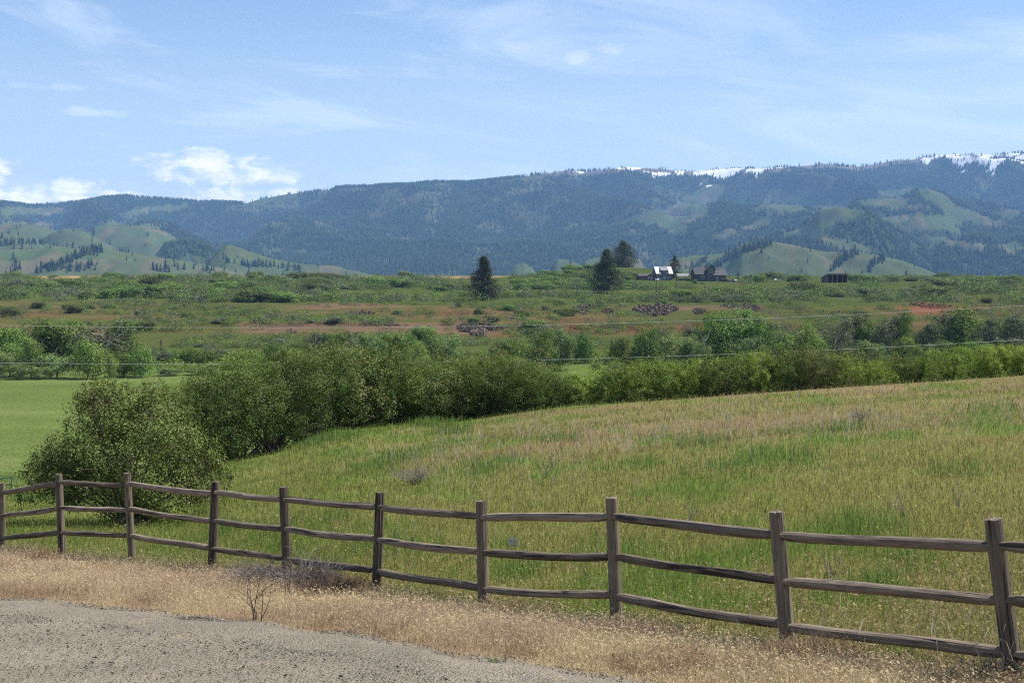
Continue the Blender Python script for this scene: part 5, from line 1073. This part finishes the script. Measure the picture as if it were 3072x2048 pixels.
for (u, vb, vt, hw, kd) in hand: cand.append((u, vb, (vb-vt), hw, kd))
while len(cand) < 340:
    if len(cand) < 110:
        u = rng.uniform(515, 655); v = rng.uniform(266, 290)
        if v < 288-17*math.exp(-((u-605)/42)**2)-6*math.exp(-((u-560)/25)**2)-6: continue
        kd = 'green'
    else:
        u = rng.uniform(-10, 1034); v = 277+72*rng.random()**1.5
        if rng.random() > zone_density(u, v)*(.22 if bare_spot(u, v) else 1): continue
        kd = rng.choice(['green', 'olive', 'sage'], p=[.42, .38, .20] if v < 302 else [.25, .5, .25])
    cand.append((u, v, None, None, kd))
out_ = []
for (u, v, hpx, hw, kd) in cand:
    if hpx is None:
        X, Y, Z = hit(u, v, 345.0)
        if Y > 1250 or Y < 345: continue
        if (632 < u < 745 or 808 < u < 858) and v < 291: continue
        big = rng.random() < (.45 if v < 302 else .25); hm = rng.uniform(2.8, 4.6) if big else rng.uniform(1.5, 2.9)
        hm *= np.interp(Y, [340, 450, 650], [.85, 1.05, 1.45])
        if kd == 'sage': hm *= .65
        if 515 < u < 655 and v < 292: hm = rng.uniform(2.6, 4.6)
        wm = hm*rng.uniform(1.4, 2.3)
    else:
        Y = 850.0 if v > 276 else 900.0; X = PX(u, Y); Z = float(H(X, Y)); X2, Y2, Z2 = hit(u, max(v, 279.5), 345.0)
        if Y2 < 1000: X, Y, Z = X2, Y2, Z2
        hm = max(1.2, PZ(v-hpx, Y)-Z); wm = 2*hw*Y/F/1.25
    out_.append((X, Y, Z, hm, wm, kd))
szs = sorted(h_ for (_, _, _, h_, _, _) in out_)
for (X, Y, Z, hm, wm, kd) in out_[:300]:
    o = link('hillside_shrub', SP[kd][rng.integers(len(SP[kd]))]); o.location = (X, Y, Z-.12*hm); o.scale = (wm, wm, hm); o.rotation_euler = (0, 0, rng.uniform(0, 6.28))
    u, v = CX+F*X/Y, HV-F*Z/Y; rk = 'large' if hm > 3.0 else ('small' if hm < 1.8 else 'middling')
    ck = {'green': 'fresh green', 'olive': 'dark olive', 'sage': 'grey-green sage'}[kd]
    sh = 'wide' if wm > hm*1.5 else ('compact' if wm < hm*1.25 else 'rounded')
    tag(o, f'{rk} {sh} {ck} shrub {where(u, v)}', 'shrub', 'shrubs scattered over the bluff')
# the countless small ones between them, as one ground cover
n = 23000; us = rng.uniform(-90, 1110, n); vs = 276.5+72*rng.random(n)**1.35; LV = []; LQ = {0: [], 1: [], 2: []}; off_ = 0
bins = {0: [], 1: [], 2: []}
dn_ = np.clip((fbm(us/70.0, vs/4.0, 4, 403)-.36)*4.2, .02, 1)*np.where(vs < 302, 1.0, np.where(vs < 316, .40, .36))
for i in range(n):
    if rng.random() > dn_[i]: continue
    u, v = us[i], vs[i]
    if bare_spot(u, v) and rng.random() < .82: continue
    if (632 < u < 745 and v < 287.5) or (808 < u < 858 and v < 290): continue
    if 640 < u < 850 and 278 < v < 285 and rng.random() < .8: continue
    X, Y, Z = hit(u, v, 345.0)
    if Y > 1000 or Y < 348: continue
    bins[int(rng.choice(3, p=[.42, .33, .25]))].append((X, Y, Z, rng.uniform(.7, 2.2)*(1.75 if v < 302 else 1.0)))
for k, (nm, mt, lab) in enumerate((('green_brush', 'shrub_green', 'low fresh green brush covering the bluff between larger shrubs'), ('olive_brush', 'shrub_olive', 'low dark olive brush spread over the bluff'), ('sagebrush_cover', 'shrub_sage', 'low grey-green sagebrush spread over the bluff'))):
    B_ = np.array(bins[k]); m_ = 170; P = np.repeat(B_[:, None, :3], m_, 1); dd = rng.normal(0, 1, P.shape); dd /= np.linalg.norm(dd, axis=-1, keepdims=True); dd[..., 2] = np.abs(dd[..., 2]); rr = (0.5+.7*rng.random(P.shape[:2])**.6)[..., None]*B_[:, None, 3:4]
    P = P+dd*rr*np.array((1.0, 1.0, .85)); P = P.reshape(-1, 3); dd = dd.reshape(-1, 3); s_ = np.repeat(B_[:, 3], m_); V, q = leaf_cloud(P, dd*.5+rng.normal(0, .55, dd.shape)+np.array((0, 0, .35)), s_*rng.uniform(.10, .22, len(P)), s_*rng.uniform(.07, .14, len(P)))
    tag(link(nm, np_mesh(nm, V, [q], M[mt])), lab, 'brush', kind='stuff')

# ------------------------------------------------------------------ houses on the plateau
M['siding'] = m_plain('dark_siding', (.060, .058, .060), .8, .25, 2.0, stretch=(1, 1, 8))
M['siding_grey'] = m_plain('slate_grey_siding', (.105, .112, .125), .8, .2, 2.0, stretch=(1, 1, 8))
M['metal_roof'] = m_plain('light_metal_roof', (.40, .41, .42), .45, .08, 1.0, stretch=(6, 1, 1)); M['metal_roof_grey'] = m_plain('grey_metal_roof', (.16, .165, .175), .5, .1, 1.0, stretch=(6, 1, 1))
M['shingle'] = m_plain('charcoal_shingles', (.060, .060, .066), .9, .35, 3.0); M['trim'] = m_plain('white_trim', (.72, .72, .70), .6, .06)
M['glass'] = m_plain('window_glass', (.035, .042, .05), .12, .2); M['redwood'] = m_plain('reddish_stained_wood', (.17, .065, .04), .8, .3, 2.0); M['stonework'] = m_plain('pale_stonework', (.46, .40, .33), .9, .35, 3.0)
M['oldwood'] = m_plain('old_brown_boards', (.14, .085, .07), .9, .35, 2.0, stretch=(8, 1, 1)); M['shaded_wood'] = m_plain('shaded_boards', (.085, .045, .038), .9, .35, 2.0, stretch=(8, 1, 1)); M['polewood'] = m_plain('pole_wood', (.105, .075, .058), .9, .3, 2.0)  # shaded_boards: darker copy of the brown boards, shade put into the colour
S_ = 800.0/F/17.64                                  # metres per crop unit at the houses
def win(parent, x0, x1, z0, z1, y, bars=1, mid=True):
    f = MB(); w_ = .11
    f.box(x0, x1, y-.08, y, z0, z0+w_); f.box(x0, x1, y-.08, y, z1-w_, z1); f.box(x0, x0+w_, y-.08, y, z0+w_, z1-w_); f.box(x1-w_, x1, y-.08, y, z0+w_, z1-w_)
    for k in range(1, bars+1):
        xm = x0+(x1-x0)*k/(bars+1); f.box(xm-.045, xm+.045, y-.075, y-.004, z0+w_, z1-w_)
    o = f.obj('window', M['trim'], parent); g = MB(); g.box(x0+w_, x1-w_, y-.03, y-.012, z0+w_, z1-w_); g.obj('pane', M['glass'], o); return o
def slab(prof_lo, prof_hi, x0, x1, th=.16):
    """roof slope between an eave point and a ridge point (y, z), extruded along x"""
    (y0, z0), (y1, z1) = prof_lo, prof_hi; mb = MB(); mb.prism([(y0, z0), (y1, z1), (y1, z1+th), (y0, z0+th)], 'x', x0, x1); return mb
YH = 800.0
def site(u, y=YH): x = PX(u, y); return x, y, float(H(x, y))
RZ_ = math.radians(13)
# cabin with pale metal roof
x, y, z = site(662.5); cb = empty('cabin', (x, y, z), RZ_, label='small dark cabin with pale metal roof and shed dormer on the plateau', cat='cabin')
mb = MB(); mb.prism([(-3.3, -1.2), (3.3, -1.2), (3.3, 3.75), (0, 7.2), (-3.3, 3.75)], 'x', -4.7, 4.7); mb.obj('wall', M['siding_grey'], cb)
for a, b in ((-5.1, -2.2), (2.5, 5.1)):
    slab((-3.85, 3.35), (-.02, 7.36), a, b).obj('roof_slope', M['metal_roof'], cb)
slab((.02, 7.36), (3.85, 3.35), -5.1, 5.1).obj('roof_slope', M['metal_roof'], cb)
dm = MB(); dm.prism([(-3.0, 3.6), (-.3, 3.6), (-.3, 6.9), (-3.0, 5.35)], 'x', -2.0, 2.3); dmo = dm.obj('dormer', M['siding'], cb)
slab((-3.45, 5.25), (-.03, 7.30), -2.19, 2.49, .14).obj('dormer_roof', M['metal_roof_grey'], dmo)
win(cb, -.9, 1.3, 3.75, 5.2, -3.0, 1); win(cb, -.5, .6, .45, 1.8, -3.3, 1); win(cb, 2.0, 2.7, .7, 1.55, -3.3, 0)
mb = MB(); mb.box(-4.9, -2.6, -4.2, -3.36, .55, .75); mb.box(-4.9, -4.75, -4.2, -3.4, -.8, .55); mb.box(-2.75, -2.6, -4.2, -3.4, -.8, .55); mb.obj('bench_top', M['trim'], cb)
# low shed left of it
x, y, z = site(645.0); sh = empty('shed', (x, y, z), RZ_, label='low weathered shed with reddish gable left of the metal-roofed cabin', cat='shed')
mb = MB(); mb.prism([(-2.4, -1.0), (2.4, -1.0), (2.4, 2.1), (0, 3.0), (-2.4, 2.1)], 'x', -4.4, 2.6); mb.obj('wall', M['oldwood'], sh)
slab((-2.75, 2.0), (-.02, 3.1), -4.7, 2.8, .12).obj('roof', M['shingle'], sh); slab((.02, 3.1), (2.75, 2.0), -4.7, 2.8, .12).obj('roof', M['shingle'], sh)
g = MB(); g.prism([(.2, -1), (4.2, -1), (4.2, 1.95), (2.2, 3.05), (.2, 1.95)], 'y', -3.1, -2.42); go = g.obj('porch', M['oldwood'], sh)
g = MB(); g.prism([(-.1, 1.85), (2.2, 3.12), (4.5, 1.85), (4.5, 2.0), (2.2, 3.28), (-.1, 2.0)], 'y', -3.4, -2.3); g.obj('porch_roof', M['redwood'], go); win(sh, .6, 1.7, .2, 1.6, -3.1, 1); win(sh, 2.3, 3.4, -.4, 1.6, -3.1, 1)
# breezeway
x, y, z = site(683.0); bw = empty('carport', (x, y, z), RZ_, label='grey-roofed open carport between the slender pine and the dark house', cat='carport')
slab((-1.9, 2.25), (1.4, 3.75), -3.7, 3.7, .12).obj('roof', M['metal_roof_grey'], bw)
for px in (-3.4, 1.4, 3.4):
    for py in (-1.6, 1.2): g = MB(); g.box(px-.1, px+.1, py-.1, py+.1, -1, 2.3 if py < 0 else 3.55); g.obj('post', M['shaded_wood'], bw)
g = MB(); g.box(-3.6, 3.6, -2.3, -2.2, -.6, .9); g.obj('rail_panel', M['siding'], bw)
# main house
x, y, z = site(708.0); hs = empty('house', (x, y, z), RZ_, label='dark timber house with charcoal gables, stone chimney and porch on the plateau', cat='house')
mb = MB(); mb.prism([(-3.4, -1.2), (3.4, -1.2), (3.4, 3.9), (0, 7.0), (-3.4, 3.9)], 'x', -8.9, -2.0); mb.obj('wall', M['siding'], hs)
slab((-3.9, 3.45), (-.02, 7.15), -9.3, -2.0).obj('roof', M['shingle'], hs); slab((.02, 7.15), (3.9, 3.45), -9.3, -2.0).obj('roof', M['shingle'], hs)
mb = MB(); mb.prism([(-1.9, -1.2), (2.7, -1.2), (2.7, 6.3), (.4, 8.75), (-1.9, 6.3)], 'y', -3.9, 3.9); mb.obj('gable_wall', M['siding_grey'], hs)
for s in (-1, 1):
    mb = MB(); e = .4+s*2.85; pr = [(e, 5.82), (.4, 8.9), (.4, 9.08), (e, 6.0)]; mb.prism(pr, 'y', -4.4, 4.2); mb.obj('gable_roof', M['shingle'], hs)
g = MB(); g.box(-1.5, 2.3, -4.06, -3.92, 6.1, 6.25); g.obj('gable_trim', M['redwood'], hs)
mb = MB(); mb.prism([(-3.3, -1.2), (3.3, -1.2), (3.3, 3.4), (0, 6.2), (-3.3, 3.4)], 'x', 2.74, 9.6); mb.obj('wing_wall', M['siding_grey'], hs)
slab((-5.6, 2.95), (-.02, 6.4), 1.0, 10.1).obj('porch_roof', M['shingle'], hs); slab((.02, 6.4), (3.8, 3.0), 2.75, 10.1).obj('roof', M['shingle'], hs)
for px in (-.0, 2.2, 6.0, 10.6): g = MB(); g.box(px-.13, px+.13, -5.3, -5.05, -1.2, 3.0); g.obj('porch_post', M['redwood'], hs)
g = MB(); g.box(1.0, 10.9, -5.5, -5.3, 2.8, 3.0); g.obj('porch_beam', M['redwood'], hs)
for px in (2.9, 4.2): g = MB(); g.box(px, px+1.05, -3.36, -3.32, 0, 2.3); d_ = g.obj('glass_door', M['trim'], hs); g = MB(); g.box(px+.2, px+.85, -3.40, -3.37, .3, 2.1); g.obj('pane', M['glass'], d_)
win(hs, -.35, 1.5, 4.6, 6.1, -3.9, 0); win(hs, -5.6, -3.2, 1.2, 2.7, -3.4, 1); win(hs, 6.3, 9.0, .9, 2.6, -3.3, 2)
g = MB(); g.box(6.4, 8.3, 1.0, 2.2, 3.0, 7.6); ch = g.obj('chimney', M['stonework'], hs); g = MB(); g.box(6.9, 7.8, 1.3, 1.9, 7.6, 7.9); g.obj('chimney_cap', M['stonework'], ch)
# open-fronted shelter
x, y, z = site(835.5, 790); z = max(z, -3.0); st = empty('animal_shelter', (x, y, z), math.radians(14), label='long open-fronted brown wooden shelter with sloping roof on the plateau', cat='shelter')
Wd = 6.1
g = MB(); g.prism([(-2.2, -2.2), (5.0, -2.2), (5.0, 1.3), (-2.2, 3.55)], 'x', -Wd, -Wd+.12); g.obj('side_wall', M['oldwood'], st); g = MB(); g.prism([(-2.2, -2.2), (5.0, -2.2), (5.0, 1.3), (-2.2, 3.55)], 'x', Wd-.12, Wd); g.obj('side_wall', M['oldwood'], st)
g = MB(); g.box(-Wd+.12, Wd-.12, 4.86, 4.98, -2.2, 1.28); g.obj('back_wall', M['shaded_wood'], st); g = MB(); g.prism([(-2.6, 3.72), (5.3, 1.24), (5.3, 1.40), (-2.6, 3.88)], 'x', -Wd-.3, Wd+.3); g.obj('roof', M['oldwood'], st)
for k in range(5): px = -Wd+.2+(2*Wd-.4)*k/4; g = MB(); g.box(px-.13, px+.13, -2.36, -2.21, -2.0, 3.5); g.obj('post', m_bark if False else M['bark_pale'], st)
g = MB(); g.box(-Wd, Wd, -2.40, -2.37, 3.35, 3.66); g.obj('fascia', M['bark_pale'], st)
# cars by the house
def car(u, y, rz, colr, lab):
    x, yy, z = site(u, y); c = empty('parked_car', (x, yy, z), rz, label=lab, cat='car'); pm = m_plain('car_paint', colr, .3, .05); g = MB()
    g.prism([(-2.2, .35), (2.2, .35), (2.25, .8), (1.3, 1.0), (.7, 1.5), (-1.1, 1.5), (-1.9, 1.0), (-2.25, .9)], 'y', -.9, .9); g.obj('body', pm, c)
    g = MB(); g.prism([(1.15, 1.02), (.65, 1.44), (-1.05, 1.44), (-1.75, 1.02)], 'y', -.92, .92); g.obj('window', M['glass'], c)
    for wx in (-1.4, 1.4):
        for wy in (-.94, .74): g = MB(); g.tube([(wx, wy, .34), (wx, wy+.2, .34)], .34, 12); g.obj('wheel', M['shingle'], c)
car(726, 792, 2.6, (.035, .037, .042), 'dark car parked by the porch of the dark house'); car(734.2, 790, 2.1, (.30, .33, .36), 'blue-grey car beside the small spruce'); car(777.5, 805, .5, (.75, .74, .74), 'white car half hidden by bushes left of the open shelter')
# gate posts, machinery and other small things on the yard
x, y, z = site(750.5, 790); wm = empty('well_pump_tower', (x, y, z), label='small pale slatted tower right of the little spruce', cat='tower'); g = MB()
for sx in (-.5, .5): g.box(sx-.09, sx+.09, -.1, .1, -.5, 3.1)
g.box(-.41, .41, -.06, .06, 1.3, 1.5); g.obj('frame', M['bark_pale'], wm); g = MB(); g.box(-.7, .7, -.25, .25, 3.1, 3.9); g.obj('head', M['bark'], wm)
x, y, z = site(804.5, 800); hr = empty('hay_rake', (x, y, z), .2, label='pale metal farm rake standing among bushes left of the shelter', cat='farm machine')
for k in range(5):
    g = MB(); g.tube([(-2+k, 0, .2), (-1.4+k, .1, 2.1)], .07, 6); g.obj('tine_arm', M['metal_roof'], hr)
g = MB(); g.tube([(-2.4, 0, .6), (3, 0, .8)], .09, 6); g.obj('frame_bar', M['metal_roof_grey'], hr)
for u in (741, 745.5, 763, 768): x, y, z = site(u, 795); g = MB(); g.tube([(0, 0, -.4), (0, 0, 1.5)], .09, 6); o = g.obj('yard_post', M['bark_pale']); o.location = (x, y, z); tag(o, {741: 'pale yard post just right of the small spruce', 745.5: 'second pale yard post right of the small spruce', 763: 'pale yard post under the round tree right of the tower', 768: 'pale yard post right of the round yard tree'}[u], 'post', 'posts around the yard')
x, y, z = site(668.5, 793); tk = MB(); tk.tube([(-1.1, 0, .6), (-.9, 0, .6), (.9, 0, .6), (1.1, 0, .6)], [.25, .5, .5, .25], 12); o = tk.obj('water_tank', M['trim'], None, True); o.location = (x-6.5, y-1, z); tag(o, 'white tank lying in front of the cabin', 'tank')

# ------------------------------------------------------------------ utility poles and wires
def pole(u, vb, vt, ymin, lab, arm=.9):
    X, Y, Z = hit(u, vb, ymin); ht = PZ(vt, Y)-Z; o = empty('utility_pole', (X, Y, Z), label=lab, cat='utility pole', group='utility poles on the bluff'); g = MB(); g.tube([(0, 0, -.6), (0, 0, ht)], [.17, .12], 8); g.obj('pole', M['polewood'], o)
    g = MB(); g.box(-arm, arm, -.06, .06, ht-.75, ht-.6); g.obj('crossarm', M['polewood'], o)
    for s in (-.8, .8): g = MB(); g.tube([(s*arm, 0, ht-.6), (s*arm, 0, ht-.4)], .06, 6); g.obj('insulator', M['trim'], o)
    return o
pole(656.8, 299, 276.5, 380, 'dark utility pole in front of the metal-roofed cabin'); pole(676.2, 304, 275.8, 380, 'brown utility pole in front of the carport, right of another pole'); pole(161, 356, 339, 300, 'thin utility pole among low trees left of centre', .6); pole(611.5, 359, 338, 300, 'thin utility pole beside the rounded tree on the flat', .6)
x, y, z = site(772, 880); 
M['wire'] = m_plain('bare_wire', (.42, .42, .41), .4, .05)
def wire(pts, d0, d1, lab):
    a = np.array(pts, float); co = np.polyfit(a[:, 0], a[:, 1], 3); uu = np.linspace(-260, 1290, 130); g = MB(); P = []
    for u in uu:
        y = d0+(d1-d0)*(u+260)/1550.0; P.append((PX(u, y), y, PZ(np.polyval(co, u), y)))
    g.tube(P, .014, 6); tag(g.obj('overhead_wire', M['wire'], None, True), lab, 'wire')
wire([(0, 324.9), (120, 326.3), (341, 327.2), (501, 325.6), (683, 321), (857, 313.7), (1024, 305.4)], 118, 100, 'upper pale overhead wire crossing in front of the bluff')
wire([(0, 362.5), (218, 363.5), (408, 361.9), (530, 359.8), (675, 356), (857, 347.8), (1024, 339.4)], 112, 94, 'lower pale overhead wire passing behind the shrub row')

# ------------------------------------------------------------------ air between here and the mountains
m, t, out = new_mat('haze'); pv = t.new('ShaderNodeVolumePrincipled'); pv.inputs['Color'].default_value = (.30, .56, 1.0, 1); pv.inputs['Density'].default_value = 5.2e-5; pv.inputs['Anisotropy'].default_value = 0.1
t.l.new(pv.outputs[0], out.inputs['Volume'])
g = MB(); g.box(-9000, 9000, -60, 10400, -72, 860); hz = g.obj('haze', m); tag(hz, kind='stuff', label='thin blue haze filling the air between here and the mountains', cat='haze')
print('objects', len(bpy.data.objects))
